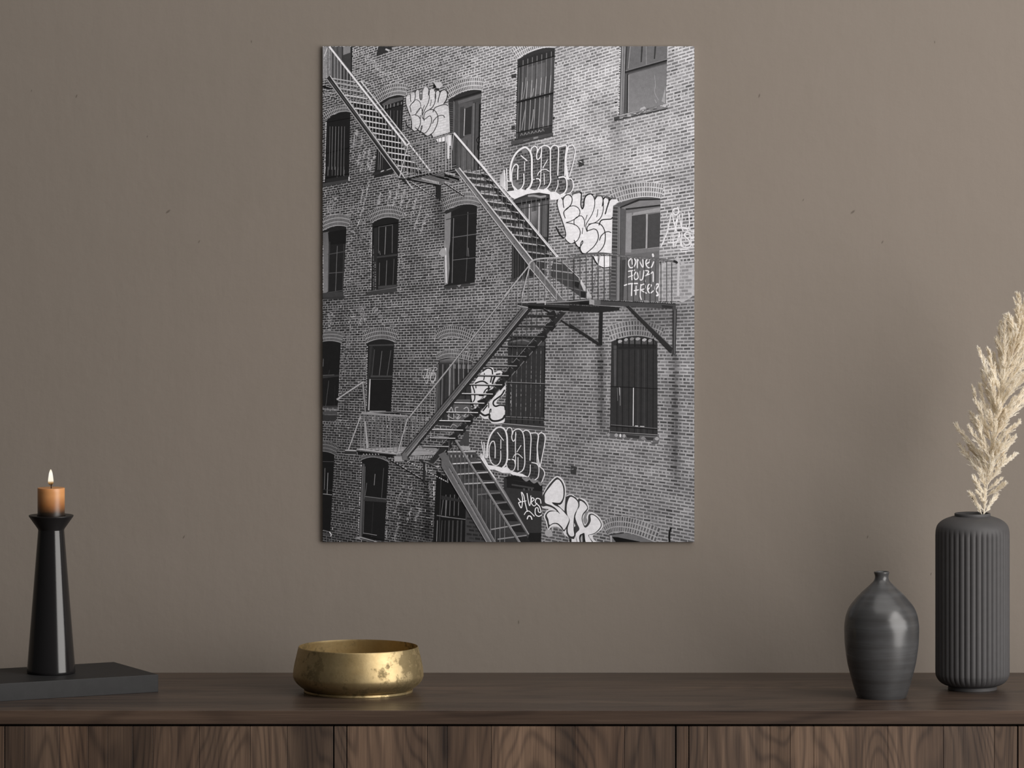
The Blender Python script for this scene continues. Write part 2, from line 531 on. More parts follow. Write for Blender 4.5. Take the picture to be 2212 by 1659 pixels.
spots = t.noise(t.coord((6, 6, 14)), 3.0, 4, 0.6)
t.l(t.ramp(t.math('ADD', t.math('MULTIPLY', bands, 0.75), t.math('MULTIPLY', spots, 0.25)), [(0.34, rgb(54, 53, 53)), (0.5, rgb(64, 64, 65)), (0.66, rgb(76, 77, 79))]), t.b.inputs['Base Color'])
t.l(t.math('MULTIPLY_ADD', bands, 0.10, 0.21), t.b.inputs['Roughness'])
t.bump(bands, 0.02, 0.002)
bm = bmesh.new(); lathe(bm, prof, 128, cap_start=True, cap_end=True)
v = obj('vase', bm, t.m, None, True)
v.location = (vp.x, -0.313, T)
tag(v, 'small round-bellied grey glazed vase with a narrow neck, empty', 'vase')

# ------------------------------------------------------------------ tall fluted vase
fp = P(2100.7, 1488.8, 0.215)
k = 1 / 1373.9
NF = 40
side = [(50.2, 0.4), (50.6, 3.0), (51.2, 6.6), (54, 8.6), (62, 11.0), (69.5, 15.5), (75.5, 22), (78.8, 29), (80, 37), (80.1, 60)]
tops = [(80.1, 322), (80.0, 334), (79.0, 345), (75.7, 354.5), (68.7, 362), (58.5, 368), (47, 372.0), (40.5, 373.8), (38.2, 374.4)]
prof = [(r * k, z * k) for r, z in smooth_prof(side, 4)]
for i in range(1, 12): prof.append((80.1 * k, (60 + (322 - 60) * i / 12) * k))
prof += [(r * k, z * k) for r, z in smooth_prof(tops, 5)]
ztop = prof[-1][1]
prof += [(36.0 * k, ztop + 0.0001), (33.9 * k, ztop),
         (33.5 * k, ztop - 0.006), (60 * k, ztop - 0.02), (70 * k, ztop - 0.05), (70 * k, 0.05), (55 * k, 0.012), (2 * k, 0.01)]
ZL0, ZL1, ZH0, ZH1 = 9 * k, 30 * k, 330 * k, 353 * k
r_in = 76 * k
def flute(r, z, a):
    if r < r_in and (z < ZL0 or z > ZH1 or r < 50 * k): return r
    if r < 71 * k and 20 * k < z < 340 * k: return r
    e = min(1.0, max(0.0, (z - ZL0) / (ZL1 - ZL0))) * min(1.0, max(0.0, (ZH1 - z) / (ZH1 - ZH0)))
    e = e * e * (3 - 2 * e)
    c = abs(math.sin(NF * a / 2))             # rounded ribs between narrow valleys
    return r - e * 2.7 * k * (1 - c ** 0.75)
M_FLUTE = mat_simple('matt_charcoal_ceramic', rgb(68, 67, 68), 0.62, 0.35, 0.06, 90, (1, 1, 1), 0.0002)
fv = empty('vase', (fp.x, -0.215, T))
tag(fv, 'tall matt charcoal vase with vertical ribs, holding the dried plume', 'vase')
bm = bmesh.new(); lathe(bm, prof, NF * 14, flute, cap_start=True, cap_end=True)
obj('body', bm, M_FLUTE, fv, True)
bm = bmesh.new()
lathe(bm, [(36.4 * k, ztop - 0.0006), (38.4 * k, ztop - 0.0004), (38.8 * k, ztop + 0.0004), (38.9 * k, ztop + 0.0032), (38.3 * k, ztop + 0.0043), (36.8 * k, ztop + 0.0045), (34.4 * k, ztop + 0.0038), (33.4 * k, ztop + 0.0012), (33.6 * k, ztop - 0.0008), (36.4 * k, ztop - 0.0006)], 120)
obj('rim', bm, M_FLUTE, fv, True)
bm = bmesh.new()
lathe(bm, [(50.5 * k, 0.0), (52.2 * k, 0.0), (52.7 * k, 0.6 * k), (52.7 * k, 5.6 * k), (52.0 * k, 7.4 * k), (50.5 * k, 7.4 * k), (50.5 * k, 0.0)], 120)
obj('foot', bm, M_FLUTE, fv, True)

# ------------------------------------------------------------------ dried plume
DV = 0.215
def Q(x, y, dd=0.0):
    return P(2060 + x * 0.27727, 660 + y * 0.27727, DV + dd)
KP = 0.27727 / (F / (D - DV))
base_in = Q(200, 1760)
stem_px = [(205, 1830, 0), (222, 1700, 0), (238, 1600, 0), (262, 1400, 0), (292, 1130, 0), (345, 850, 0), (372, 650, 0), (440, 430, 0), (520, 200, 0), (600, -60, 0), (640, -200, 0)]
stem_pts = [Q(x, y) for x, y, _ in smooth_prof(stem_px, 5)]
plume = empty('dried_plume', stem_pts[0])
tag(plume, 'cream dried feathery plume standing in the tall ribbed vase', 'dried plant')
M_PLUME = mat_plume()
def tube(bm, pts, radii, n=6):
    rings = []
    for i, p in enumerate(pts):
        d = (pts[min(i + 1, len(pts) - 1)] - pts[max(i - 1, 0)]).normalized()
        u = d.cross(Vector((0, 1, 0.01))).normalized(); w = d.cross(u)
        rings.append([bm.verts.new(p + radii[i] * (math.cos(2 * math.pi * j / n) * u + math.sin(2 * math.pi * j / n) * w)) for j in range(n)])
    for a, b in zip(rings[:-1], rings[1:]):
        for j in range(n): bm.faces.new((a[j], a[(j + 1) % n], b[(j + 1) % n], b[j]))
    bm.faces.new(rings[0][::-1]); bm.faces.new(rings[-1])
O0 = stem_pts[0].copy()
bm = bmesh.new()
tube(bm, [p - O0 for p in stem_pts], [0.0012 - 0.0008 * i / len(stem_pts) for i in range(len(stem_pts))], 7)
obj('stem', bm, M_PLUME, plume, True)
PL = [((240, 1590), (125, 1465), 26), ((245, 1540), (185, 1455), 22), ((255, 1480), (160, 1345), 46), ((262, 1450), (205, 1290), 46),
      ((270, 1340), (48, 1090), 62), ((275, 1300), (115, 1070), 58), ((285, 1230), (20, 930), 58), ((285, 1200), (125, 950), 56),
      ((295, 1130), (140, 840), 56), ((310, 1060), (150, 640), 66), ((315, 1000), (205, 620), 66), ((335, 900), (222, 510), 62),
      ((345, 860), (285, 520), 66), ((355, 760), (195, 335), 58), ((360, 700), (270, 345), 60), ((370, 650), (360, 170), 62),
      ((390, 580), (400, 80), 58), ((420, 480), (445, 120), 58), ((450, 420), (490, 65), 62), ((490, 300), (540, 10), 62), ((520, 220), (610, -60), 70),
      ((255, 1500), (395, 1390), 40), ((265, 1440), (358, 1355), 26), ((270, 1400), (305, 1200), 34), ((285, 1310), (485, 1160), 50),
      ((290, 1240), (350, 1100), 44), ((300, 1180), (475, 1030), 50), ((310, 1080), (505, 910), 54), ((330, 1050), (348, 880), 40), ((228, 1640), (150, 1490), 40), ((234, 1630), (335, 1480), 40), ((232, 1630), (246, 1450), 36), ((240, 1580), (190, 1400), 40),
      ((335, 960), (545, 740), 78), ((345, 880), (560, 640), 84), ((365, 760), (580, 520), 84), ((400, 640), (600, 380), 84), ((430, 520), (610, 250), 80), ((470, 420), (630, 150), 80)]
prng = random.Random(11)
for y0 in range(1380, 60, -70):                       # fuller growth along the stem, to both sides and to the front
    st = min(stem_px, key=lambda q: abs(q[1] - y0))
    xs = np.interp(-y0, [-q[1] for q in stem_px], [q[0] for q in stem_px])
    for sgn in (-1, 1, 0):
        ln_ = prng.uniform(190, 300); le = prng.uniform(.25, .5) * sgn + 0.15
        PL.append(((xs, y0), (xs + ln_ * le, y0 - ln_ * prng.uniform(.75, 1.0)), prng.uniform(46, 66)))
def ribbon(verts, faces, p, d, ln, w, rnd):
    u = d.cross(Vector((rnd.uniform(-1, 1), rnd.uniform(-1, 1), rnd.uniform(-1, 1)))).normalized() * w
    n0 = len(verts)
    mid = p + d * ln * 0.5 + Vector((rnd.uniform(-1, 1), rnd.uniform(-1, 1), rnd.uniform(-.4, 1))) * ln * 0.06
    tip = p + d * ln + Vector((0, 0, ln * 0.10))
    verts += [p - u * .6, p + u * .6, mid + u, mid - u, tip]
    faces += [(n0, n0 + 1, n0 + 2, n0 + 3), (n0 + 3, n0 + 2, n0 + 4)]
def near_stem(pt):
    return min(stem_pts, key=lambda s: (s - pt).length)
for (b0, t0, wd) in PL:
    dd = prng.uniform(-0.035, 0.035)
    A = near_stem(Q(*b0)); B = Q(*t0, dd)
    L = (B - A).length
    up = Vector((0.25, 0, 1)).normalized()
    Mid = A.lerp(B, 0.5) + ((B - A).normalized() - up * 0.6) * L * 0.10
    axis = [(A * (1 - t) ** 2 + Mid * 2 * t * (1 - t) + B * t * t) - O0 for t in [i / 24 for i in range(25)]]
    verts, faces = [], []
    bm = bmesh.new()
    tube(bm, axis, [0.0008 - 0.0006 * i / 24 for i in range(25)], 4)
    width = wd * KP * 1.25
    ns = int(20 + L * 215)
    for s in range(ns):
        t = 0.12 + 0.86 * s / (ns - 1)
        i = min(23, int(t * 24)); p = axis[i].lerp(axis[i + 1], t * 24 - i)
        d = (axis[i + 1] - axis[i]).normalized()
        pf = math.sin(math.pi * min(1.0, (t * 0.80 + 0.16)) ** 0.9) ** 0.7
        ph = prng.uniform(0, 2 * math.pi)
        u = d.cross(Vector((0, 1, 0.02))).normalized(); w = d.cross(u)
        side = (u * math.cos(ph) + w * math.sin(ph) * 0.8)
        sd = (d * 1.0 + side * prng.uniform(0.16, 0.50)).normalized()
        sl = max(0.006, width * 1.15 * pf * prng.uniform(0.7, 1.15))
        nb = int(12 + sl * 1150)
        for q in range(nb):
            tq = q / nb
            pp = p + sd * sl * tq
            ph2 = prng.uniform(0, 2 * math.pi)
            u2 = sd.cross(Vector((0.3, 1, 0.1))).normalized(); w2 = sd.cross(u2)
            bd = (sd + (u2 * math.cos(ph2) + w2 * math.sin(ph2)) * prng.uniform(0.2, 0.6)).normalized()
            ribbon(verts, faces, pp, bd, prng.uniform(0.0035, 0.0075) * (1.15 - 0.6 * tq), 0.00042, prng)
    vs = [bm.verts.new(v) for v in verts]
    for f in faces: bm.faces.new([vs[i] for i in f])
    obj('plume', bm, M_PLUME, plume)
# ------------------------------------------------------------------ the print on the wall
# A flat black-and-white print of a brick facade with fire stairs; drawn as flat inked shapes
# (frame pixels of the photograph), layered over each other within two millimetres.
ART_X0, ART_X1, ART_Y0, ART_Y1 = 697.0, 1500.0, 100.0, 1171.0
PD = 0.0085                                     # face of the print in front of the wall
CROP = {'A': (690, 90), 'B': (960, 90), 'C': (1230, 90), 'D': (690, 360), 'E': (960, 360), 'F': (1230, 360),
        'G': (690, 630), 'H': (960, 630), 'I': (1230, 630), 'J': (690, 900), 'K': (960, 900), 'L': (1230, 900)}
SCROP = {k: (x, y, 280 / 1659) for k, (x, y) in CROP.items()}
SCROP.update({'a': (860, 175, 140 / 1659), 'b': (1080, 300, 140 / 1659), 'c': (1180, 300, 140 / 1659),
              'd': (1190, 405, 180 / 1659), 'e': (1010, 780, 140 / 1659), 'f': (1160, 1020, 160 / 1659), 'p': (0, 0, 1.0), 'q': (1095, 395, 410 / 2212)})
class Ink:
    GS = 2                                       # cells per pixel of the stacking grid
    def __init__(s):
        s.v, s.f, s.c, s.cr, s.flat, s.top = [], [], [], 'p', None, 0
        s.grid = np.zeros((int(ART_Y1 - ART_Y0) * s.GS, int(ART_X1 - ART_X0) * s.GS), dtype=np.int16)
    def up(s, n=1): pass
    def mask(s, q):
        g = s.GS
        xs = [(p[0] - ART_X0) * g for p in q]; ys = [(p[1] - ART_Y0) * g for p in q]
        x0, x1 = max(0, int(min(xs)) - 1), min(s.grid.shape[1], int(max(xs)) + 2)
        y0, y1 = max(0, int(min(ys)) - 1), min(s.grid.shape[0], int(max(ys)) + 2)
        if x1 <= x0 or y1 <= y0: return None
        cx = np.arange(x0, x1)[None, :] + 0.5; cy = np.arange(y0, y1)[:, None] + 0.5
        m = np.zeros((y1 - y0, x1 - x0), dtype=bool)
        for i in range(len(q)):
            ax, ay, bx, by = xs[i - 1], ys[i - 1], xs[i], ys[i]
            if ay == by: continue
            m ^= ((ay > cy) != (by > cy)) & (cx < (bx - ax) * (cy - ay) / (by - ay) + ax)
        for x, y in zip(xs, ys):
            i, j = int(y) - y0, int(x) - x0
            if 0 <= i < m.shape[0] and 0 <= j < m.shape[1]: m[i, j] = True
        d = m.copy()
        d[1:] |= m[:-1]; d[:-1] |= m[1:]; d[:, 1:] |= d[:, :-1].copy(); d[:, :-1] |= d[:, 1:].copy()
        return (slice(y0, y1), slice(x0, x1)), m, d
    def group(s, polys):
        """put a set of shapes of one stroke on one stacking level, above everything they cover: [(points, grey)]"""
        if s.flat is not None:
            for q, c in polys: s.raw(q, c)
            return
        ms = [t for t in (s.mask(q) for q, c in polys) if t]
        l = 2
        for sl, m, d in ms:
            v = s.grid[sl][d]
            if v.size: l = max(l, int(v.max()) + 1)
        for sl, m, d in ms: s.grid[sl][m] = l
        s.top = max(s.top, l)
        s.flat = l
        for q, c in polys: s.raw(q, c)
        s.flat = None
    def level(s, q): return s.flat
    def X(s, p):
        x, y, k = SCROP[p[2] if len(p) > 2 else s.cr]
        return (x + p[0] * k, y + p[1] * k)
    def raw(s, pts, col):
        """polygon in frame pixels, clipped to the sheet; col = one grey or one per point"""
        if s.flat is None: return s.group([(pts, col)])
        if not isinstance(col, (list, tuple)): col = [col] * len(pts)
        P_ = [(p[0], p[1], c) for p, c in zip(pts, col)]
        for ax, lim, sg in ((0, ART_X0, 1), (0, ART_X1, -1), (1, ART_Y0, 1), (1, ART_Y1, -1)):
            out = []
            for i in range(len(P_)):
                a, b = P_[i - 1], P_[i]
                ia, ib = (a[ax] - lim) * sg >= 0, (b[ax] - lim) * sg >= 0
                if ia != ib:
                    t = (lim - a[ax]) / (b[ax] - a[ax])
                    out.append(tuple(a[k] + (b[k] - a[k]) * t for k in range(3)))
                if ib: out.append(b)
            P_ = out
            if len(P_) < 3: return
        n0 = len(s.v)
        lv = s.level(P_) + 0.4 * min(1.0, len(s.f) / 40000.0)
        for p in P_:
            s.v.append((p[0], p[1], lv)); s.c.append(p[2])
        s.f.append(tuple(range(n0, n0 + len(P_))))
    def poly(s, pts, col): s.raw([s.X(p) for p in pts], col)
    def blob(s, pts, col, sub=6):
        q = [s.X(p) for p in pts]
        n = len(q); out = []
        for i in range(n):
            p0, p1, p2, p3 = q[i - 1], q[i], q[(i + 1) % n], q[(i + 2) % n]
            for k in range(sub):
                t = k / sub
                out.append(tuple(0.5 * (2 * p1[c] + (p2[c] - p0[c]) * t + (2 * p0[c] - 5 * p1[c] + 4 * p2[c] - p3[c]) * t * t + (3 * p1[c] - p0[c] - 3 * p2[c] + p3[c]) * t ** 3) for c in (0, 1)))
        s.raw(out, col)
    def strip(s, q, w, col, ends=()):
        n = len(q)
        ws = w if isinstance(w, (list, tuple)) else [w] * n
        L, R = [], []
        for i in range(n):
            a, b = q[max(0, i - 1)], q[min(n - 1, i + 1)]
            dx, dy = b[0] - a[0], b[1] - a[1]
            m = math.hypot(dx, dy) or 1
            h = ws[i] / 2
            L.append((q[i][0] - dy / m * h, q[i][1] + dx / m * h)); R.append((q[i][0] + dy / m * h, q[i][1] - dx / m * h))
        s.group([([L[i], L[i + 1], R[i + 1], R[i]], col) for i in range(n - 1)])
        if ends: s.group([(e, col) for e in ends])
    def line(s, a, b, w, col): s.strip([s.X(a), s.X(b)], w, col)
    def pl(s, pts, w, col): s.strip([s.X(p) for p in pts], w, col)
    def cv(s, pts, w, col, sub=6, cap=True):
        """smooth brush stroke with round ends; w in pixels"""
        q = smooth_prof([s.X(p) for p in pts], sub) if len(pts) > 2 else [s.X(p) for p in pts]
        s.strip(q, w, col, [[(e[0] + w / 2 * math.cos(a * math.pi / 5), e[1] + w / 2 * math.sin(a * math.pi / 5)) for a in range(10)] for e in (q[0], q[-1])])
I = Ink()
arng = random.Random(5)
# ---- tones of mortar and brick over the sheet
GX = [697, 900, 1100, 1300, 1500]; GY = [100, 300, 500, 700, 900, 1171]
MOR = [[178, 188, 190, 196, 190], [130, 160, 184, 192, 190], [140, 144, 140, 184, 186], [134, 144, 142, 148, 152], [114, 132, 142, 148, 152], [98, 112, 114, 148, 152]]
BRI = [[74, 90, 116, 136, 124], [44, 70, 112, 136, 126], [48, 58, 72, 118, 110], [50, 57, 71, 94, 96], [42, 50, 71, 92, 96], [35, 42, 57, 94, 94]]
def field(t, x, y):
    i = min(3, max(0, int(np.searchsorted(GX, x) - 1))); j = min(4, max(0, int(np.searchsorted(GY, y) - 1)))
    u = min(1, max(0, (x - GX[i]) / (GX[i + 1] - GX[i]))); v = min(1, max(0, (y - GY[j]) / (GY[j + 1] - GY[j])))
    return (t[j][i] * (1 - u) + t[j][i + 1] * u) * (1 - v) + (t[j + 1][i] * (1 - u) + t[j + 1][i + 1] * u) * v
def patch(x, y):
    n = mnoise.noise((x * 0.018, y * 0.022, 1.7)) + 0.6 * mnoise.noise((x * 0.05, y * 0.06, 4.2))
    k = 1 + 0.14 * n
    for (cx, y0, y1, w, a) in ((1297, 745, 900, 7, .42), (1456, 766, 1010, 8, .45), (1330, 250, 300, 14, .22), (1120, 300, 330, 26, .3), (947, 420, 470, 10, .4), (922, 1040, 1150, 9, .55), (880, 1090, 1171, 24, .25), (1420, 660, 690, 60, .25), (1240, 665, 700, 40, .2)):
        if y0 - 12 < y < y1 + 60:
            e = min(1, max(0, (y - y0 + 12) / 12)) * min(1, max(0, (y1 + 60 - y) / 60))
            k *= 1 - a * e * math.exp(-((x - cx) / w) ** 2)
    return k
def mort(x, y): return field(MOR, x, y) * patch(x, y)
def bric(x, y): return field(BRI, x, y) * patch(x, y)
NXG, NYG = 60, 80
I.flat = 0
for i in range(NXG):
    for j in range(NYG):
        xs = [ART_X0 + (ART_X1 - ART_X0) * q / NXG for q in (i, i + 1)]; ys = [ART_Y0 + (ART_Y1 - ART_Y0) * q / NYG for q in (j, j + 1)]
        pts = [(xs[0], ys[0]), (xs[1], ys[0]), (xs[1], ys[1]), (xs[0], ys[1])]
        I.raw(pts, [mort(*p) for p in pts])
I.up()
I.flat = 1
KV, XC, YH = 0.00048, 1100.0, 775.0
def wall_xy(u, v):
    """facade coordinates (in central brick units) to frame pixels, in the facade's perspective"""
    a = 1 - KV * u
    if a < 0.05: a = 0.05
    x = XC - math.log(a) / KV
    y0 = YH + (1100 - x) * 0.055
    y = y0 - 115.0 + v * math.exp(KV * (x - XC))
    x -= (y - YH) * (0.018 + 0.032 * (1500 - x) / 800)
    return x, y
CH, BLN = 6.15, 13.5
for r in range(-136, 118):
    head = r % 7 == 3
    bl = BLN * (0.5 if head else 1.0)
    off = (0.5 * bl if r % 2 else 0) + arng.uniform(-1, 1)
    for c in range(-60 if not head else -120, 48 if not head else 96):
        u0, u1 = c * bl + off, (c + 1) * bl + off
        xm, ym = wall_xy((u0 + u1) / 2, (r + .5) * CH)
        if not (ART_X0 - 12 < xm < ART_X1 + 12 and ART_Y0 - 6 < ym < ART_Y1 + 6): continue
        gx, gy = 0.75 + arng.uniform(-.2, .5), CH * (0.105 + 0.105 * (xm - 700) / 800 + arng.uniform(-0.03, 0.06))
        if xm < 1000: gx *= 0.8
        q = [wall_xy(u0 + gx, r * CH + gy + arng.uniform(-.3, .3)), wall_xy(u1 - gx, r * CH + gy + arng.uniform(-.3, .3)),
             wall_xy(u1 - gx, (r + 1) * CH - gy + arng.uniform(-.3, .3)), wall_xy(u0 + gx, (r + 1) * CH - gy + arng.uniform(-.3, .3))]
        b, m = bric(xm, ym), mort(xm, ym)
        t = arng.random()
        k = arng.uniform(0.82, 1.14)
        k = 1 + (k - 1) * 0.75
        if t < 0.07: k *= 0.78
        col = b * k
        if t > 0.93: col = b + (m - b) * 0.35
        I.raw(q, col)
        lime = 0.10 + 0.55 * max(0.0, mnoise.noise((xm * 0.03 + ym * 0.012, ym * 0.012, 9.1)) + 0.12)
        if xm > 1010: lime *= max(0.0, 1 - (xm - 1010) / 130.0)
        if arng.random() < lime:
            a, b2 = wall_xy(u0 + arng.uniform(0, .4) * bl, (r + 1) * CH), wall_xy(u1 - arng.uniform(0, .3) * bl, (r + 1) * CH)
            v_ = m + (200 - m) * arng.uniform(.2, .8)
            if arng.random() < .3: b2 = wall_xy(u0, r * CH); a = wall_xy(u0, (r + 1) * CH)
            I.strip([a, b2], arng.uniform(.9, 1.5), v_)
I.up()
I.flat = None
def inside(q, x, y):
    c = False
    for i in range(len(q)):
        (ax, ay), (bx_, by) = q[i - 1], q[i]
        if (ay > y) != (by > y) and x < (bx_ - ax) * (y - ay) / (by - ay) + ax: c = not c
    return c
def brick_fill(pts, mo, br, var=.1):
    """painted area of wall: the courses stay visible through it"""
    q = [I.X(p) for p in pts]
    I.raw(q, mo)
    G = []
    x0, x1, y0, y1 = min(p[0] for p in q), max(p[0] for p in q), min(p[1] for p in q), max(p[1] for p in q)
    for r in range(-136, 118):
        bl = BLN * (0.5 if r % 7 == 3 else 1.0)
        off = 0.5 * bl if r % 2 else 0
        for c in range(-60, 60):
            c0 = c * bl + off
            x, y = wall_xy(c0 + bl / 2, (r + .5) * CH)
            if x0 < x < x1 and y0 < y < y1 and inside(q, x, y):
                k = [wall_xy(c0 + .8, (r + .16) * CH), wall_xy(c0 + bl - .8, (r + .16) * CH), wall_xy(c0 + bl - .8, (r + .86) * CH), wall_xy(c0 + .8, (r + .86) * CH)]
                if all(inside(q, *p) for p in k): G.append((k, br * arng.uniform(1 - var, 1 + var)))
    I.group(G)
# light lime runs and flecks on the joints, mostly on the left
I.cr = 'p'
def flecks(pts, cr, n, spread=9, lo=130, hi=190):
    q = [(SCROP[cr][0] + x * SCROP[cr][2], SCROP[cr][1] + y * SCROP[cr][2]) for x, y in pts]
    for _ in range(n):
        t = arng.random() * (len(q) - 1); i = int(t); t -= i
        x = q[i][0] + (q[i + 1][0] - q[i][0]) * t + arng.gauss(0, spread * .17); y = q[i][1] + (q[i + 1][1] - q[i][1]) * t + arng.gauss(0, 1.0)
        w, hh = (arng.uniform(1.5, 5), arng.uniform(0.7, 1.3)) if arng.random() < .6 else (arng.uniform(.8, 1.5), arng.uniform(2, 4.5))
        I.raw([(x, y), (x + w, y - w * .1), (x + w, y + hh - w * .1), (x, y + hh)], arng.uniform(lo, hi))
for pts in ([(1020, 210), (930, 500)], [(1090, 260), (1010, 600)], [(1160, 340), (1080, 650)], [(1230, 390), (1150, 720)], [(1300, 470), (1210, 780)], [(1370, 590), (1290, 830)],
            [(640, 150), (560, 480)], [(560, 250), (480, 620)], [(780, 330), (740, 480)], [(900, 300), (860, 500)], [(560, 500), (420, 900)]):
    flecks(pts, 'D', 42, 8)
for pts in ([(470, 1120), (420, 1350)], [(550, 1160), (490, 1560)], [(590, 1320), (520, 1650)], [(640, 1350), (600, 1650)], [(700, 1450), (620, 1650)]): flecks(pts, 'A', 40, 9)
for pts in ([(1100, 760), (1010, 1050), (950, 1250)], [(1200, 790), (1100, 1150)], [(1170, 1150), (1120, 1330)], [(1280, 1180), (1220, 1330)], [(1020, 1250), (960, 1580)], [(860, 1100), (850, 1560)], [(1400, 820), (1430, 1150)]): flecks(pts, 'J', 34, 9, 100, 165)
for pts in ([(600, 700), (600, 1400)], [(300, 650), (270, 1300)], [(380, 200), (330, 900)], [(150, 250), (90, 560)], [(700, 200), (820, 420)], [(560, 180), (520, 420)]): flecks(pts, 'G', 60, 28, 110, 165)
for pts in ([(350, 800), (320, 1600)], [(420, 500), (380, 1500)], [(560, 600), (500, 1500)], [(1080, 900), (1020, 1600)], [(200, 400), (90, 600)], [(640, 650), (660, 1500)]): flecks(pts, 'D', 60, 30, 105, 170)
for pts in ([(430, 560), (430, 1500)], [(520, 700), (560, 1400)], [(650, 980), (600, 1300)], [(720, 1100), (640, 1600)]): flecks(pts, 'E', 45, 26, 125, 175)
for pts in ([(430, 100), (430, 460), (700, 560)], [(480, 90), (900, 500)], [(600, 200), (1000, 640)]): flecks(pts, 'A', 60, 30, 150, 195)
I.up()

# ---- brick arches over the openings
def arch(cr, L, A, R, h, n, rows=3):
    l, a, r = [(SCROP[cr][0] + p[0] * SCROP[cr][2], SCROP[cr][1] + p[1] * SCROP[cr][2]) for p in (L, A, R)]
    h *= SCROP[cr][2]
    def pt(t, o):
        c = (2 * a[0] - (l[0] + r[0]) / 2, 2 * a[1] - (l[1] + r[1]) / 2)
        x = (1 - t) ** 2 * l[0] + 2 * t * (1 - t) * c[0] + t * t * r[0]; y = (1 - t) ** 2 * l[1] + 2 * t * (1 - t) * c[1] + t * t * r[1]
        dx = 2 * (1 - t) * (c[0] - l[0]) + 2 * t * (r[0] - c[0]); dy = 2 * (1 - t) * (c[1] - l[1]) + 2 * t * (r[1] - c[1])
        m = math.hypot(dx, dy)
        return (x + dy / m * o * 0.8 + 0.0, y - dx / m * o)
    H = h * rows
    for i in range(12):
        q = [pt(i / 12, -1), pt((i + 1) / 12, -1), pt((i + 1) / 12, H), pt(i / 12, H)]
        I.raw(q, [mort(*p) for p in q])
    I.up()
    for k in range(rows):
        for i in range(n):
            t0, t1 = (i + .2) / n, (i + .8) / n
            q = [pt(t0, k * h + h * .1), pt(t1, k * h + h * .1), pt(t1, (k + .86) * h), pt(t0, (k + .86) * h)]
            I.raw(q, bric(*q[0]) * arng.uniform(.78, 1.12))
arch('A', (735, 800), (930, 690), (1100, 690), 48, 20)
arch('A', (60, 1000), (240, 900), (400, 900), 40, 18, 2)
arch('B', (50, 735), (270, 625), (485, 620), 52, 22)
arch('B', (920, 225), (1170, 95), (1425, 70), 52, 22)
arch('D', (35, 820), (200, 755), (360, 770), 48, 22)
arch('D', (670, 715), (850, 645), (1030, 675), 48, 20)
arch('E', (0, 560), (240, 480), (430, 505), 50, 24)
arch('F', (560, 480), (880, 390), (1180, 405), 62, 22)
arch('G', (0, 655), (140, 628), (285, 655), 42, 20)
arch('G', (600, 655), (785, 605), (970, 645), 50, 20)
arch('H', (-60, 625), (120, 575), (360, 660), 46, 21, 3)
arch('H', (-60, 880), (100, 840), (365, 895), 48, 21, 2)
arch('I', (530, 630), (860, 560), (1150, 635), 64, 20)
arch('J', (530, 555), (700, 520), (890, 580), 40, 22, 1)
arch('J', (0, 450), (100, 450), (200, 490), 44, 14, 3)
arch('L', (490, 1515), (720, 1480), (1110, 1610), 66, 23)
I.up(2)

# ---- windows, doors and openings
def vlines(cr, xs_top, y_top, xs_bot, y_bot, w, col):
    for a, b in zip(xs_top, xs_bot): I.line((a, y_top, cr), (b, y_bot, cr), w, col)
def dashes(a, b, w, lo, hi, n):
    for i in range(n):
        t0 = (i + arng.uniform(0, .3)) / n; t1 = (i + arng.uniform(.5, 1)) / n
        f = lambda t: (a[0] + (b[0] - a[0]) * t, a[1] + (b[1] - a[1]) * t) + tuple(a[2:])
        I.line(f(t0), f(t1), w, arng.uniform(lo, hi))
def opening(cr, pts, col): I.cr = cr; I.poly(pts, col)
def bowed(L, A, R, n=10):
    cx, cy = 2 * A[0] - (L[0] + R[0]) / 2, 2 * A[1] - (L[1] + R[1]) / 2
    return [((1 - t) ** 2 * L[0] + 2 * t * (1 - t) * cx + t * t * R[0], (1 - t) ** 2 * L[1] + 2 * t * (1 - t) * cy + t * t * R[1]) for t in [i / n for i in range(n + 1)]]
# fills first
opening('A', [(0, 65), (140, 65), (150, 470), (0, 470)], 132)
opening('A', [(140, 65), (420, 65), (415, 520), (140, 470)], 58)
opening('A', [(755, 60), (1020, 60), (960, 90), (740, 190), (730, 165)], 46)
opening('A', bowed((90, 1015), (240, 912), (395, 905)) + [(378, 1700), (372, 1780), (45, 1860), (70, 1700)], 26)
opening('A', bowed((765, 790), (930, 700), (1080, 695)) + [(1050, 1250), (960, 1659), (930, 1690), (700, 1750), (740, 1350)], 34)
opening('B', bowed((55, 745), (280, 635), (475, 625)) + [(440, 1640), (100, 1640)], 44)
opening('B', bowed((935, 235), (1180, 105), (1415, 82)) + [(1380, 1205), (895, 1265)], 52)
opening('C', [(640, 60), (1255, 60), (1235, 805), (625, 945)], 84)
opening('D', bowed((45, 830), (200, 765), (345, 772)) + [(300, 1615), (45, 1645)], 30)
opening('D', bowed((680, 725), (850, 652), (1015, 680)) + [(990, 1545), (665, 1595)], 28)
opening('E', bowed((5, 580), (250, 487), (418, 510)) + [(390, 1490), (0, 1540)], 30)
opening('E', bowed((870, 435), (1130, 342), (1345, 350)) + [(1325, 1000), (1300, 1400), (860, 1450)], 54)
opening('F', bowed((558, 505), (880, 398), (1167, 410)) + [(1150, 1250), (1140, 1720), (525, 1720)], 84)
opening('G', bowed((0, 655), (140, 632), (272, 660)) + [(235, 1485), (0, 1480)], 23)
opening('G', bowed((610, 660), (790, 608), (957, 650)) + [(915, 1535), (600, 1535)], 29)
opening('H', bowed((-70, 880), (100, 845), (352, 900)) + [(330, 1750), (-100, 1700)], 50)
opening('H', bowed((815, 625), (1000, 585), (1292, 630)) + [(1270, 1659), (1285, 1740), (760, 1690), (805, 1100)], 46)
opening('I', bowed((540, 640), (860, 568), (1127, 640)) + [(1130, 1840), (520, 1810)], 46)
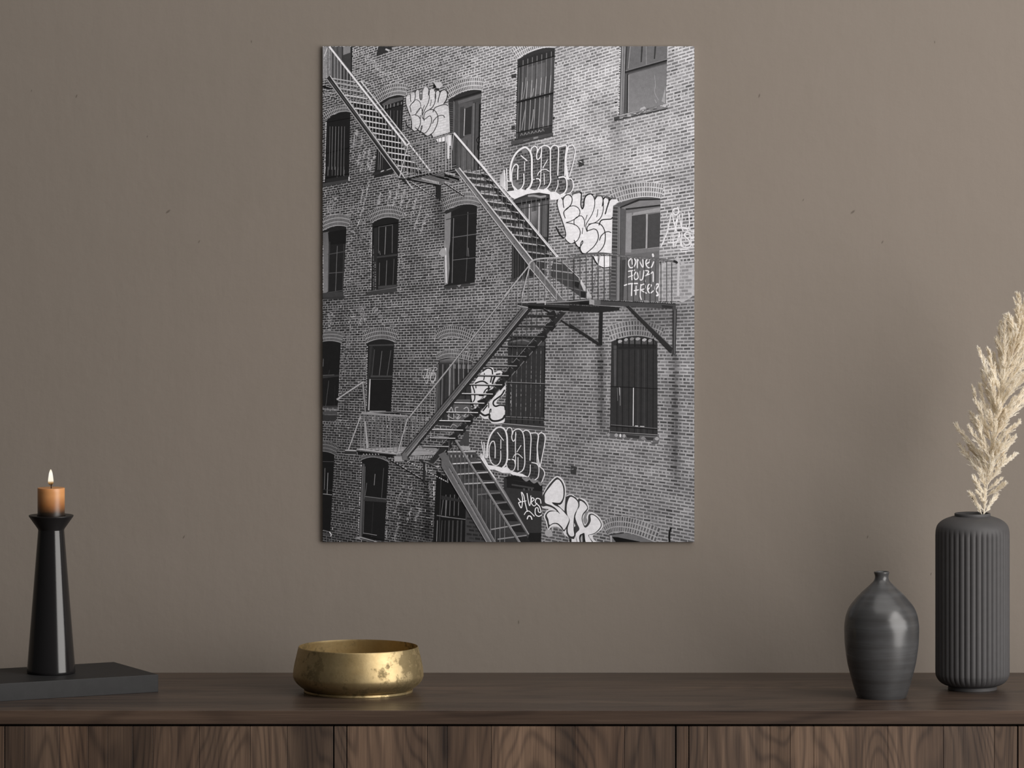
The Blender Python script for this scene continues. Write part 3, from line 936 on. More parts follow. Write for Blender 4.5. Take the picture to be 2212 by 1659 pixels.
opening('J', bowed((0, 450), (100, 455), (192, 490)) + [(138, 1480), (0, 1450)], 19)
opening('J', bowed((540, 560), (700, 523), (886, 585)) + [(830, 1595), (500, 1555)], 23)
opening('J', [(1500, 690), (1640, 800), (1900, 900), (1880, 1659), (1450, 1659)], 21)
opening('K', [(-40, 740), (240, 900), (270, 1659), (-60, 1659)], 20)
opening('K', [(760, 780), (900, 755), (1050, 800), (1255, 870), (1238, 1600), (1050, 1600), (760, 930)], 44)
opening('L', [(500, 1515), (700, 1490), (900, 1530), (1095, 1612), (540, 1612)], 98)
I.up()
# A: top-left boarded door, window with bars
I.cr = 'A'
I.poly([(145, 65), (290, 65), (290, 500), (150, 470)], 78)
for x, c in ((170, 60), (200, 96), (228, 52), (262, 92), (292, 40)): I.line((x, 65), (x + 4, 500), 1.2, c)
I.poly([(305, 65), (395, 65), (395, 140), (303, 172)], 122)
I.line((412, 65), (408, 450), 2.2, 24)
for _ in range(110):
    x, y = arng.uniform(45, 135), arng.uniform(70, 465); I.line((x, y), (x + 7, y), 1.2, arng.choice([90, 105, 165, 180]))
I.poly([(850, 85), (910, 110), (880, 122), (840, 105)], 175); I.poly([(925, 75), (1000, 62), (1000, 85), (930, 100)], 150)
I.line((100, 1032), (392, 978), 1.5, 12); I.line((90, 1430), (386, 1358), 2.2, 14)
for x in (135, 168, 208, 247, 285, 322): I.line((x, 1085), (x - 12, 1640), 0.9, arng.uniform(85, 130))
for x in (230, 320): I.line((x, 1640), (x - 6, 1760), 0.9, 90)
dashes((84, 1030), (66, 1640), 2.6, 150, 205, 30)
I.poly([(800, 800), (905, 732), (1068, 705), (1070, 742), (930, 790), (815, 822)], 84)
I.poly([(820, 845), (1075, 775), (1075, 800), (820, 872)], 46)
for x in (830, 870, 912, 957, 1005, 1050): I.line((x, 815 - (x - 830) * .2), (x - 2, 868 - (x - 830) * .29), 1.2, 150)
I.line((810, 880), (1078, 800), 1.6, 12)
for i, x in enumerate((875, 910, 955, 1000, 1040)): I.line((x, 880), (x - 12, 1250), 1.4, (70, 104, 62, 96, 58)[i])
for x, c in ((760, 100), (785, 120), (812, 72)): I.line((x, 1350), (x - 10, 1640), 1.1, c)
I.poly([(1455, 515), (1560, 520), (1572, 560), (1540, 600), (1480, 590)], 182); I.poly([(1460, 520), (1500, 585), (1455, 600)], 22); I.poly([(1480, 590), (1540, 600), (1525, 632), (1480, 615)], 44)
# B: door
I.cr = 'B'
for k in range(15):
    y = 772 + k * 28
    I.poly([(58, y), (110, y + 6), (111, y + 22), (60, y + 16)], arng.uniform(58, 82))
I.poly([(112, 760), (135, 770), (130, 1640), (105, 1640)], 92)
I.poly([(140, 760), (472, 660), (445, 1640), (108, 1640)], 68)
I.poly([(170, 762), (470, 668), (470, 715), (180, 800)], 94); I.line((120, 745), (474, 640), 3.4, 32)
I.poly([(180, 800), (365, 760), (345, 1640), (170, 1640)], 82); I.poly([(200, 840), (250, 830), (245, 1640), (190, 1640)], 62)
I.poly([(262, 858), (355, 822), (342, 1180), (250, 1200)], 46); I.line((262, 858), (250, 1205), 1.3, 190)
I.poly([(365, 790), (395, 785), (375, 1640), (350, 1640)], 100); I.poly([(398, 780), (440, 770), (425, 1640), (385, 1640)], 74); I.line((396, 780), (378, 1640), 1.4, 28)
I.poly([(200, 1250), (340, 1190), (335, 1640), (190, 1640)], 88)
for x, c in ((215, 48), (250, 104), (290, 50), (150, 40)): I.line((x, 1260), (x - 8, 1640), 1.2, c)
I.poly([(445, 800), (470, 790), (440, 1640), (425, 1640)], 30)
I.cv([(450, 1190), (445, 1300), (425, 1290), (412, 1255), (435, 1220)], 1.6, 16); I.cv([(430, 1318), (424, 1370), (436, 1395)], 1.6, 16)
# B: barred window
I.poly([(985, 300), (1400, 190), (1385, 650), (965, 750)], 72); I.poly([(975, 790), (1388, 690), (1378, 1085), (950, 1165)], 62)
I.poly([(1055, 330), (1160, 300), (1150, 690), (1040, 720)], 88); I.poly([(1185, 295), (1290, 265), (1280, 650), (1170, 680)], 92)
I.poly([(1230, 735), (1360, 700), (1350, 1090), (1215, 1120)], 80)
I.poly([(960, 235), (1180, 150), (1412, 110), (1412, 180), (950, 315)], 46)
for x in (1008, 1068, 1127, 1187, 1247, 1308, 1370):
    I.line((x, 235 - (x - 1008) * .3), (x - 6, 520 - (x - 1008) * .25), 1.6, 116); I.line((x - 6, 520 - (x - 1008) * .25), (x - 22, 745 - (x - 1008) * .25), 1.5, 168)
    I.line((x - 24, 775 - (x - 1008) * .25), (x - 44, 1165 - (x - 1008) * .2), 1.4, 150)
for x, c in ((950, 62), (962, 110)): I.line((x, 330), (x - 34, 1240), 1.2, c)
I.cv([(1045, 460), (1030, 600), (1005, 730)], 1.1, 150); I.cv([(1035, 870), (1010, 1000), (990, 1130)], 1.6, 140); I.cv([(1140, 870), (1130, 980), (1105, 1110)], 1.8, 150); I.cv([(1270, 900), (1255, 1060)], 1.2, 130); I.cv([(1145, 600), (1120, 700)], 1.8, 140)
for x in range(975, 1260, 45): I.cv([(x, 1205 - (x - 975) * .2), (x + 14, 1175 - (x - 975) * .2), (x + 30, 1200 - (x - 975) * .2)], 1.4, arng.uniform(90, 150))
I.line((945, 325), (1417, 183), 2.3, 26); I.line((920, 782), (1395, 655), 3.0, 24); I.line((900, 1172), (1382, 1070), 2.0, 26)
I.line((905, 1172), (905, 1250), 2.6, 24)
I.poly([(855, 1272), (1390, 1165), (1392, 1205), (860, 1332)], 74); I.line((860, 1330), (1390, 1207), 1.6, 40)
I.poly([(1140, 1225), (1200, 1212), (1200, 1235), (1140, 1250)], 130); I.line((1010, 1270), (1090, 1252), 1.5, 120)
for y in (420, 445, 1085, 1110): I.poly([(855, y), (915, y - 10), (930, y + 12), (860, y + 22)], 48)
I.poly([(1415, 265), (1440, 262), (1440, 280), (1418, 285)], 40); I.poly([(1390, 960), (1415, 965), (1405, 1000), (1388, 1000)], 45)
dashes((930, 250), (905, 1240), 2.2, 165, 215, 34)
# C: sash window top right
I.cr = 'C'
I.poly([(668, 60), (718, 60), (690, 925), (648, 935)], 122)
for x, c in ((668, 70), (684, 150), (697, 86), (712, 140)): I.line((x, 60), (x - 24, 930), 1.2, c)
I.poly([(718, 60), (775, 60), (748, 385), (712, 390)], 84); I.line((735, 60), (715, 400), 1.6, 44)
I.poly([(775, 60), (1252, 60), (1250, 235), (750, 360)], 100); I.line((780, 60), (752, 345), 1.2, 150)
for x, c in ((935, 52), (1105, 52)): I.poly([(x - 14, 60), (x + 6, 60), (x - 8, 262 - (x - 935) * .25), (x - 24, 265 - (x - 935) * .25)], c)
I.line((985, 60), (985, 300), 2.2, 122)
I.line((715, 395), (1252, 240), 3.4, 34); I.line((718, 372), (1250, 222), 1.2, 120); I.line((712, 408), (1250, 262), 2.4, 62)
I.poly([(755, 420), (1245, 285), (1232, 800), (742, 915)], [112, 108, 118, 124])
I.poly([(712, 410), (748, 405), (742, 915), (690, 925)], 78); I.line((750, 415), (742, 910), 2.0, 20); I.line((758, 425), (752, 905), 1.2, 165)
I.cv([(1092, 430), (1100, 560), (1092, 650), (1140, 745)], 0.9, 150); I.cv([(1095, 745), (1115, 785)], 0.9, 160)
I.poly([(1215, 640), (1232, 560), (1225, 790), (1180, 760)], 150); I.poly([(910, 850), (960, 830), (985, 855), (900, 880)], 170)
I.poly([(572, 968), (1255, 795), (1258, 850), (580, 1012)], 118); I.line((575, 1012), (1258, 856), 2.2, 44)
for _ in range(34):
    t = arng.random(); x = 600 + 640 * t; y = 968 - 172 * t + arng.uniform(0, 34); I.line((x, y), (x + arng.uniform(20, 60), y - 8), arng.uniform(.8, 2), arng.choice([60, 80, 170, 195]))
I.poly([(570, 968), (640, 950), (640, 985), (575, 1010)], 62)
dashes((650, 70), (628, 920), 3.2, 178, 222, 30)
I.poly([(575, 765), (612, 770), (600, 790), (585, 785)], 46)
I.poly([(113, 1528), (180, 1495), (187, 1572), (118, 1602)], 62); I.line((120, 1600), (190, 1575), 1.8, 40); I.cv([(135, 1535), (158, 1542)], 2.2, 200); I.cv([(138, 1552), (150, 1550)], 2.4, 22)
# D windows
I.cr = 'D'
I.line((60, 150), (385, 92), 1.8, 12); I.poly([(40, 215), (378, 160), (382, 190), (40, 262)], 58); I.poly([(85, 165), (375, 110), (372, 160), (80, 205)], 36)
for x in (110, 165, 205, 240, 275, 312): I.line((x, 0), (x - 3, 115), 0.9, arng.uniform(80, 130))
I.poly([(370, 130), (388, 130), (384, 185), (370, 180)], 170)
dashes((72, 0), (58, 200), 2.4, 150, 200, 9)
I.poly([(45, 845), (122, 832), (108, 1600), (45, 1645)], [88, 92, 112, 116]); I.poly([(110, 840), (345, 800), (340, 985), (120, 1000)], 22)
I.line((105, 1125), (330, 1085), 1.9, 66); I.line((104, 1366), (322, 1350), 1.3, 84); I.line((228, 1015), (205, 1600), 1.3, 92); I.line((132, 960), (114, 1600), 1.0, 62); I.line((312, 990), (295, 1600), 1.6, 54); I.line((105, 1612), (300, 1585), 1.8, 64)
dashes((46, 1000), (46, 1600), 1.4, 120, 170, 16)
I.poly([(45, 1635), (305, 1610), (320, 1690), (45, 1700)], 50)
I.line((690, 775), (1012, 715), 2.2, 14); I.pl([(755, 1110), (760, 772), (940, 745)], 1.2, 92); I.poly([(700, 790), (745, 780), (735, 1590), (690, 1590)], 40)
for (x0, x1, y0, y1, c) in ((850, 835, 770, 1125, 140), (935, 930, 755, 1105, 104), (770, 762, 1230, 1520, 104), (862, 850, 1200, 1520, 112), (955, 940, 1180, 1510, 84)): I.line((x0, y0), (x1, y1), 1.0, c)
I.poly([(730, 1150), (1000, 1115), (1000, 1140), (735, 1172)], 54); I.poly([(750, 1530), (985, 1510), (985, 1545), (750, 1565)], 62)
I.line((770, 1080), (778, 1130), .8, 120)
dashes((712, 1215), (716, 1585), 2.4, 80, 130, 12); dashes((690, 1000), (690, 1590), 1.4, 70, 110, 14)
dashes((668, 780), (655, 1580), 2.4, 120, 185, 26)
I.poly([(602, 1600), (990, 1540), (992, 1600), (612, 1650)], 56); I.line((605, 1602), (992, 1545), .9, 110)
I.poly([(680, 85), (925, 20), (930, 40), (690, 115)], 44); I.poly([(790, 55), (830, 42), (820, 60), (780, 72)], 170); I.line((860, 45), (920, 22), 1.4, 150)
# E windows
I.cr = 'E'
I.poly([(0, 600), (85, 575), (75, 950), (58, 1100), (66, 1300), (45, 1500), (0, 1520)], 120)
I.line((15, 1040), (25, 1490), 2.6, 205); I.blob([(-60, 1080), (-20, 1040), (15, 1070), (20, 1130), (-20, 1150), (-70, 1120)], 150); I.line((2, 950), (5, 1490), 1.6, 150); I.poly([(10, 565), (250, 495), (200, 520), (85, 580), (15, 610)], 42)
for (a, b, c, w) in (((300, 580), (290, 1150), 96, 1.4), ((290, 1150), (272, 1470), 78, 1.3), ((118, 660), (97, 1490), 110, 1.5), ((100, 908), (410, 862), 92, 1.7), ((100, 1198), (402, 1165), 110, 1.0), ((90, 640), (415, 590), 44, 1.6)): I.line(a, b, w, c)
I.cv([(262, 1150), (300, 1160)], 2.6, 26); I.line((305, 1040), (312, 1150), .9, 120); I.line((20, 680), (120, 655), 1.5, 40)
I.poly([(0, 1532), (390, 1482), (392, 1522), (0, 1562)], 54); I.poly([(160, 1520), (215, 1510), (190, 1545)], 130); I.line((330, 1500), (390, 1490), 2, 110)
I.poly([(905, 440), (1130, 352), (1330, 365), (1330, 400), (910, 470)], 66); I.cv([(1080, 375), (1150, 372), (1230, 388), (1290, 378)], 4.6, 140); I.line((900, 482), (1335, 408), 2.6, 16)
I.poly([(960, 500), (1340, 432), (1325, 900), (1000, 880)], 84)
for i, x in enumerate(range(985, 1340, 44)): I.line((x, 490 - (x - 985) * .17), (x - 8, 900), 2.6, (62, 104, 74, 112, 66, 98, 60, 92, 70)[i % 9])
for x in (1088, 1214): I.line((x, 480 - (x - 1088) * .1), (x - 6, 880), 2.2, 190)
I.poly([(1110, 580), (1190, 560), (1180, 800), (1120, 780)], [130, 110, 60, 70])
for x in (990, 1050, 1113, 1175, 1237, 1300): I.line((x, 430 - (x - 990) * .12), (x - 3, 530), 1.4, 96)
I.line((985, 540), (1340, 480), 1.4, 46)
I.line((1330, 480), (1322, 960), 2.2, 30)
I.poly([(865, 1000), (1060, 1250), (1130, 1400), (860, 1450)], 40)
for x, c in ((880, 88), (915, 66), (945, 80), (975, 56), (1030, 90)): I.line((x, 1010), (x - 2, 1430), 1.1, c)
for (x, c) in ((860, 170), (930, 165), (965, 150), (985, 190), (905, 60), (945, 60)): I.line((x, 600), (x - 2, 1000), 1.5, c)
I.poly([(850, 1440), (1310, 1370), (1310, 1395), (850, 1470)], 62)
# F door
I.cr = 'F'
for k in range(26):
    y = 515 + k * 45
    I.poly([(550 - k, y - 14), (624 - k * .8, y - 8), (624 - k * .8, y), (550 - k, y - 6)], 116); I.poly([(556 - k, y), (620 - k * .8, y + 6), (620 - k * .8, y + 32), (556 - k, y + 28)], arng.uniform(50, 74))
I.poly([(622, 520), (650, 510), (640, 1720), (610, 1720)], 128); I.line((634, 520), (622, 1720), 1.2, 74); I.line((655, 520), (645, 1720), 1.6, 58)
I.poly([(655, 540), (735, 540), (725, 1200), (650, 1200)], 84)
I.poly([(640, 520), (880, 415), (1165, 408), (1165, 425), (900, 440), (660, 535)], 40)
I.poly([(660, 530), (900, 436), (1165, 425), (1165, 492), (720, 548)], 118); I.line((720, 545), (1165, 495), 3.2, 42)
I.poly([(725, 560), (1165, 508), (1150, 1250), (1142, 1720), (690, 1720), (715, 1100)], 110); I.poly([(820, 590), (1165, 520), (1165, 575), (810, 620)], 142)
I.poly([(728, 600), (800, 590), (790, 1100), (716, 1100)], 134)
I.poly([(805, 626), (983, 606), (975, 1045), (795, 1062)], 66); I.poly([(1010, 612), (1166, 588), (1156, 1030), (1004, 1044)], 68)
I.pl([(800, 626), (983, 603), (990, 1045), (790, 1065), (800, 626)], 1.1, 150); I.line((995, 605), (985, 1045), 3.6, 150); I.line((1008, 610), (1003, 1045), 1.0, 60); I.line((804, 630), (796, 1060), 1.2, 40); I.line((1005, 1048), (1156, 1030), 1.2, 150)
I.poly([(715, 1130), (1148, 1080), (1142, 1720), (690, 1720)], 98)
I.poly([(660, 1200), (720, 1190), (690, 1720), (640, 1720)], 60)
# G windows
I.cr = 'G'
I.poly([(0, 1075), (258, 1062), (256, 1085), (0, 1115)], 46); I.line((40, 1072), (190, 1066), 1, 90); I.line((0, 1470), (235, 1468), 1.2, 76); I.line((0, 1498), (230, 1508), 1.2, 130)
for a, b, c in (((50, 860), (45, 960), 100), ((130, 1000), (118, 1060), 44), ((120, 1140), (80, 1465), 70), ((200, 1200), (185, 1460), 34)): I.line(a, b, 1, c)
I.poly([(40, 1540), (230, 1520), (222, 1575), (40, 1575)], 66); I.poly([(0, 1580), (225, 1580), (215, 1650), (0, 1659)], 46)
I.poly([(0, 20), (310, 0), (310, 60), (0, 75)], 56)
I.poly([(630, 680), (950, 672), (948, 692), (635, 698)], 58); I.poly([(640, 700), (680, 700), (640, 1100), (620, 1520), (600, 1530), (625, 1000)], 46)
for a, b, c in (((705, 740), (672, 1075), 74), ((800, 760), (765, 1075), 92), ((915, 750), (865, 1080), 80), ((690, 720), (655, 1075), 46)): I.line(a, b, 1.3, c)
I.poly([(655, 1072), (942, 1075), (940, 1098), (650, 1100)], 60); I.line((650, 1108), (938, 1112), 1.8, 16); I.line((655, 1120), (935, 1120), .8, 90)
I.poly([(640, 1120), (655, 1120), (638, 1520), (624, 1520)], 178); I.poly([(660, 1130), (935, 1128), (915, 1525), (640, 1522)], 24)
I.line((640, 1530), (850, 1532), 1.6, 140); dashes((612, 700), (596, 1500), 2.2, 110, 175, 26)
# H/G door behind the stair
I.cr = 'H'
I.poly([(-60, 880), (100, 850), (345, 905), (346, 915), (-60, 915)], [90, 112, 84, 70, 60]); I.poly([(60, 930), (345, 935), (345, 990), (100, 985)], 96)
for x, c, w in ((-85, 84, 4), (-50, 44, 3), (-20, 96, 2.4), (10, 40, 3), (75, 126, 3.4), (105, 70, 3), (160, 40, 4), (220, 52, 3), (280, 36, 3)): I.line((x, 930), (x - 22, 1659), w, c)
I.poly([(120, 1380), (330, 1380), (330, 1750), (100, 1750)], 84)
# H window with bars
I.poly([(830, 640), (1000, 598), (1285, 640), (1285, 700), (830, 660)], 66); I.cv([(860, 640), (1000, 622), (1080, 640)], 3, 104)
I.line((830, 690), (1290, 700), 1.6, 40); I.line((1290, 640), (1272, 1659), 2.2, 26)
for x in (868, 930, 990, 1052, 1115, 1178, 1235):
    I.line((x, 720), (x - 14, 1640), 1.2, 66); dashes((x, 760), (x - 13, 1600), 1.0, 70, 150, 14)
I.line((820, 1100), (825, 1640), 3.0, 38); dashes((850, 1180), (850, 1640), 2.2, 60, 150, 9)
I.line((805, 1160), (1284, 1178), 1.5, 120); I.line((785, 1600), (1274, 1622), 1.4, 112); I.line((810, 1168), (1280, 1190), 1.5, 24)
I.cr = 'K'
for x in (850, 925, 1000, 1075, 1150, 1225): I.line((x, 0), (x - 4, 90), 1.6, 26)
I.line((780, 30), (1275, 50), 1.0, 80)
I.poly([(738, 88), (1288, 138), (1286, 182), (745, 125)], 66); I.line((738, 88), (1290, 136), 1.4, 150)
# I window
I.cr = 'I'
I.poly([(600, 640), (860, 585), (1090, 635), (1090, 670), (600, 668)], 72)
for x, y, w in ((645, 632, 70), (725, 610, 50), (800, 600, 60), (875, 600, 70), (960, 612, 60), (1030, 622, 60)): I.blob([(x - w / 2, y + 10), (x, y - 14), (x + w / 2, y), (x, y + 26)], arng.uniform(120, 172))
for x in (613, 685, 765, 838, 920, 1000, 1075): I.line((x, 600), (x, 700), 3.0, 26)
I.line((600, 680), (1110, 690), 2.0, 30); I.poly([(600, 700), (1110, 700), (1110, 735), (600, 735)], 36)
I.poly([(565, 690), (605, 690), (598, 1210), (572, 1210)], 72)
for x in (613, 685, 765, 838, 920, 1000, 1075): I.line((x, 700), (x - 4, 1820), 1.6, 32)
for x in (650, 725, 880, 960): I.line((x, 740), (x - 4, 1820), 1.2, arng.uniform(52, 66))
I.line((545, 740), (1128, 735), 1.2, 44); I.line((528, 1215), (1132, 1242), 1.6, 24); I.line((530, 1705), (1130, 1752), 1.4, 96); I.line((530, 1720), (1130, 1768), 1.8, 24)
I.line((820, 1232), (816, 1720), 2.0, 186); I.line((638, 1225), (645, 1330), 1.2, 170); I.line((650, 1230), (650, 1460), 1.4, 112); I.line((612, 1230), (618, 1400), .9, 110); I.line((840, 1720), (880, 1722), 1.6, 205); I.line((905, 1724), (960, 1728), 1.6, 190)
I.cr = 'L'
I.poly([(490, 200), (1150, 252), (1152, 318), (480, 262)], 92); I.line((525, 195), (1130, 235), 1.2, 140); I.line((520, 205), (1130, 245), 2.0, 34)
for x, y, w, c in ((600, 240, 50, 150), (652, 245, 26, 205), (700, 250, 40, 150), (795, 275, 30, 140), (950, 280, 70, 122), (1120, 285, 56, 150), (500, 235, 40, 140)): I.blob([(x - w / 2, y), (x, y - 26), (x + w / 2, y), (x, y + 22)], c)
I.poly([(720, 230), (900, 245), (890, 285), (740, 270)], 50); I.poly([(960, 262), (1080, 270), (1070, 305), (1000, 300)], 50); I.poly([(1040, 330), (1140, 325), (1140, 350), (1060, 352)], 84)
I.poly([(20, 630), (95, 642), (84, 746), (14, 735)], 52); I.line((25, 675), (55, 672), 1.2, 140)
I.poly([(545, 1540), (620, 1545), (900, 1600), (910, 1612), (600, 1612)], 16); I.poly([(520, 1520), (545, 1525), (545, 1612), (525, 1612)], 150); I.line((510, 1515), (700, 1488), 2, 40)
I.cv([(1300, 1432), (1280, 1500), (1282, 1612)], 4.4, 22)
# J windows and gates
I.cr = 'J'
I.line((40, 575), (185, 578), 1, 66); I.line((70, 660), (62, 930), 1, 110); I.line((108, 720), (98, 990), 1.2, 130); I.line((45, 990), (160, 1003), 1.2, 140); I.line((45, 935), (165, 945), 1, 52)
I.line((45, 1455), (140, 1480), 1.8, 96); I.poly([(45, 1480), (130, 1500), (130, 1532), (45, 1510)], 60); I.cv([(130, 1480), (150, 1510), (145, 1530)], 2.2, 190)
I.poly([(552, 600), (580, 610), (545, 1545), (505, 1545)], 70); I.line((585, 640), (560, 1500), 1.2, 90); I.line((555, 640), (520, 1540), 1.2, 104)
for a, b, c in (((712, 735), (700, 880), 130), ((822, 660), (795, 1040), 72), ((605, 850), (585, 1010), 92), ((690, 1100), (665, 1560), 40)): I.line(a, b, 1.1, c)
I.line((580, 1022), (858, 1056), 1.4, 104); I.poly([(578, 1028), (858, 1062), (855, 1100), (570, 1080)], 46); I.line((560, 1490), (735, 1520), 1.1, 130)
I.poly([(440, 1555), (520, 1535), (745, 1600), (700, 1612)], 130); I.line((520, 1560), (700, 1605), 2, 40); I.line((545, 1520), (830, 1590), 2.5, 14)
dashes((536, 580), (495, 1530), 2.4, 120, 180, 30)
for a, b, w, c in (((1560, 700), (1530, 1600), 1.2, 60), ((1500, 1265), (1659, 1290), 1.8, 104), ((1630, 1060), (1615, 1280), 1.4, 110), ((1585, 1060), (1560, 1260), 1.2, 100), ((1510, 1330), (1500, 1600), 1.4, 120), ((1570, 1330), (1550, 1600), 1.2, 70), ((1610, 1330), (1600, 1600), 1.2, 66)): I.line(a, b, w, c)
dashes((1462, 820), (1465, 1090), 1.8, 150, 200, 4); dashes((1440, 1330), (1438, 1400), 1.6, 150, 200, 2)
I.cr = 'K'
for x in (20, 75, 130, 185): I.line((x, 1000), (x - 8, 1270), 1.4, 96)
for x in (60, 110, 170, 220): I.line((x, 1330), (x - 10, 1612), 3.4, 58)
I.line((-40, 1278), (272, 1318), 1.6, 110); I.poly([(-40, 1010), (240, 1070), (240, 1100), (-40, 1060)], 42)
I.poly([(275, 1090), (340, 1130), (500, 1400), (540, 1612), (262, 1612)], 58)
for k in range(9):
    for q in range(3):
        x, y = 285 + q * 78 + (k % 2) * 30, 1190 + k * 50 + q * 8
        if x + 60 < 300 + (k * 50 + 120) * .62: I.poly([(x, y), (x + 64, y + 9), (x + 64, y + 34), (x, y + 26)], arng.uniform(34, 52))
I.poly([(760, 930), (880, 900), (1250, 960), (1240, 1490), (1080, 1510)], 47); I.poly([(800, 800), (1250, 880), (1250, 960), (800, 910)], 28)
I.line((860, 872), (1145, 918), 3.4, 62)
for x in (1005, 1065, 1105): I.poly([(x, 918), (x + 28, 922), (x + 22, 950), (x + 6, 948)], 72)
I.poly([(770, 770), (900, 755), (1080, 810), (1250, 860), (1250, 885), (1050, 835), (800, 800)], 26)
for x, y, w in ((1040, 810, 100), (1140, 835, 100), (1225, 865, 60)): I.blob([(x - w / 2, y - 30), (x + w / 2, y - 14), (x + 6, y + 22)], 120)
I.poly([(1090, 1490), (1238, 1490), (1235, 1612), (1060, 1612)], 26)
I.poly([(260, 190), (315, 185), (315, 370), (170, 360), (240, 260)], 62)
I.up()
# ---- painted lettering on the facade
WH, BK, LT = 222, 34, 218
# upper two-line piece (black outline on white)
I.cr = 'a'
brick_fill([(200, 420), (240, 365), (300, 350), (330, 320), (400, 295), (440, 300), (470, 240), (510, 222), (550, 260), (560, 330), (600, 330), (610, 250), (650, 170), (710, 150), (770, 175), (800, 250),
        (850, 200), (900, 205), (945, 270), (985, 235), (1040, 255), (1070, 310), (1110, 250), (1190, 212), (1240, 240), (1265, 330), (1240, 470), (1180, 580), (1290, 600), (1310, 900), (1325, 1310), (900, 1440), (860, 1370), (760, 1415), (690, 1380),
        (640, 1320), (560, 1280), (500, 1240), (420, 1285), (360, 1230), (345, 1050), (290, 840), (205, 580)], 188, 204, .02)
I.poly([(960, 1490), (1310, 1390), (1350, 1380), (1350, 1659), (1260, 1659), (1230, 1530), (1100, 1560), (1010, 1555)], WH)
I.poly([(555, 330), (615, 330), (608, 460), (580, 490), (550, 460)], 110)
I.up()
for w, pts in ((1.1, [(200, 440), (190, 540), (215, 640), (270, 800), (330, 930), (350, 1090), (345, 1190), (325, 1215)]), (1.8, [(195, 1040), (215, 1110), (265, 1180), (325, 1215)]),
               (1.6, [(315, 350), (315, 480), (328, 525)]), (1.6, [(430, 280), (440, 390), (415, 510), (340, 590), (305, 645), (318, 720), (330, 795)]), (1.2, [(340, 590), (420, 500), (490, 485), (555, 540), (580, 620), (570, 690), (500, 790), (440, 850), (350, 880)]),
               (1.2, [(455, 860), (490, 770), (560, 695), (605, 700), (615, 780), (612, 860)]), (1.2, [(440, 290), (470, 225), (520, 215), (548, 280), (552, 420), (580, 485), (612, 440), (618, 300), (640, 210), (665, 165)]),
               (1.4, [(770, 175), (795, 250), (790, 330), (800, 430), (760, 580), (690, 720), (640, 830), (612, 900), (640, 965), (665, 985), (665, 1020)]), (2.6, [(795, 260), (785, 350)]),
               (1.2, [(675, 625), (635, 730), (620, 830)]), (1.2, [(845, 480), (840, 560), (820, 640)]), (1.6, [(930, 220), (960, 320), (955, 470), (920, 600), (860, 690), (790, 740)]), (2.4, [(955, 330), (950, 440)]),
               (1.8, [(960, 290), (1000, 240), (1050, 250), (1075, 300), (1055, 370), (1035, 450), (1020, 545)]), (2.0, [(1070, 300), (1110, 250), (1190, 222), (1240, 260), (1262, 340), (1240, 470), (1170, 580)]),
               (1.6, [(895, 790), (940, 690), (1020, 650), (1140, 610), (1220, 605), (1280, 630)]), (1.5, [(660, 980), (660, 890), (700, 800), (790, 740), (880, 730), (950, 770), (1000, 850), (1020, 950), (1005, 1080), (960, 1200), (900, 1310), (840, 1360)]),
               (1.4, [(660, 980), (710, 960), (790, 900), (840, 910), (855, 1010), (835, 1120), (780, 1230), (720, 1310), (660, 1350)]), (1.4, [(885, 1085), (920, 1000), (1010, 910), (1100, 875), (1165, 890), (1190, 935)]),
               (1.5, [(440, 875), (510, 895), (560, 960), (570, 1070), (545, 1170), (505, 1235)]), (1.3, [(575, 880), (570, 960)]), (1.5, [(440, 1195), (500, 1240), (560, 1285), (590, 1280)]), (1.3, [(590, 1260), (590, 1190), (615, 1140), (610, 1210), (580, 1270)]),
               (1.6, [(630, 1320), (690, 1380), (760, 1410), (840, 1365)]), (1.6, [(845, 1360), (870, 1400), (890, 1445)]), (1.4, [(360, 1240), (405, 1280), (450, 1280)]), (1.5, [(960, 1470), (970, 1520)])):
    I.cv(pts, w, BK + 12)
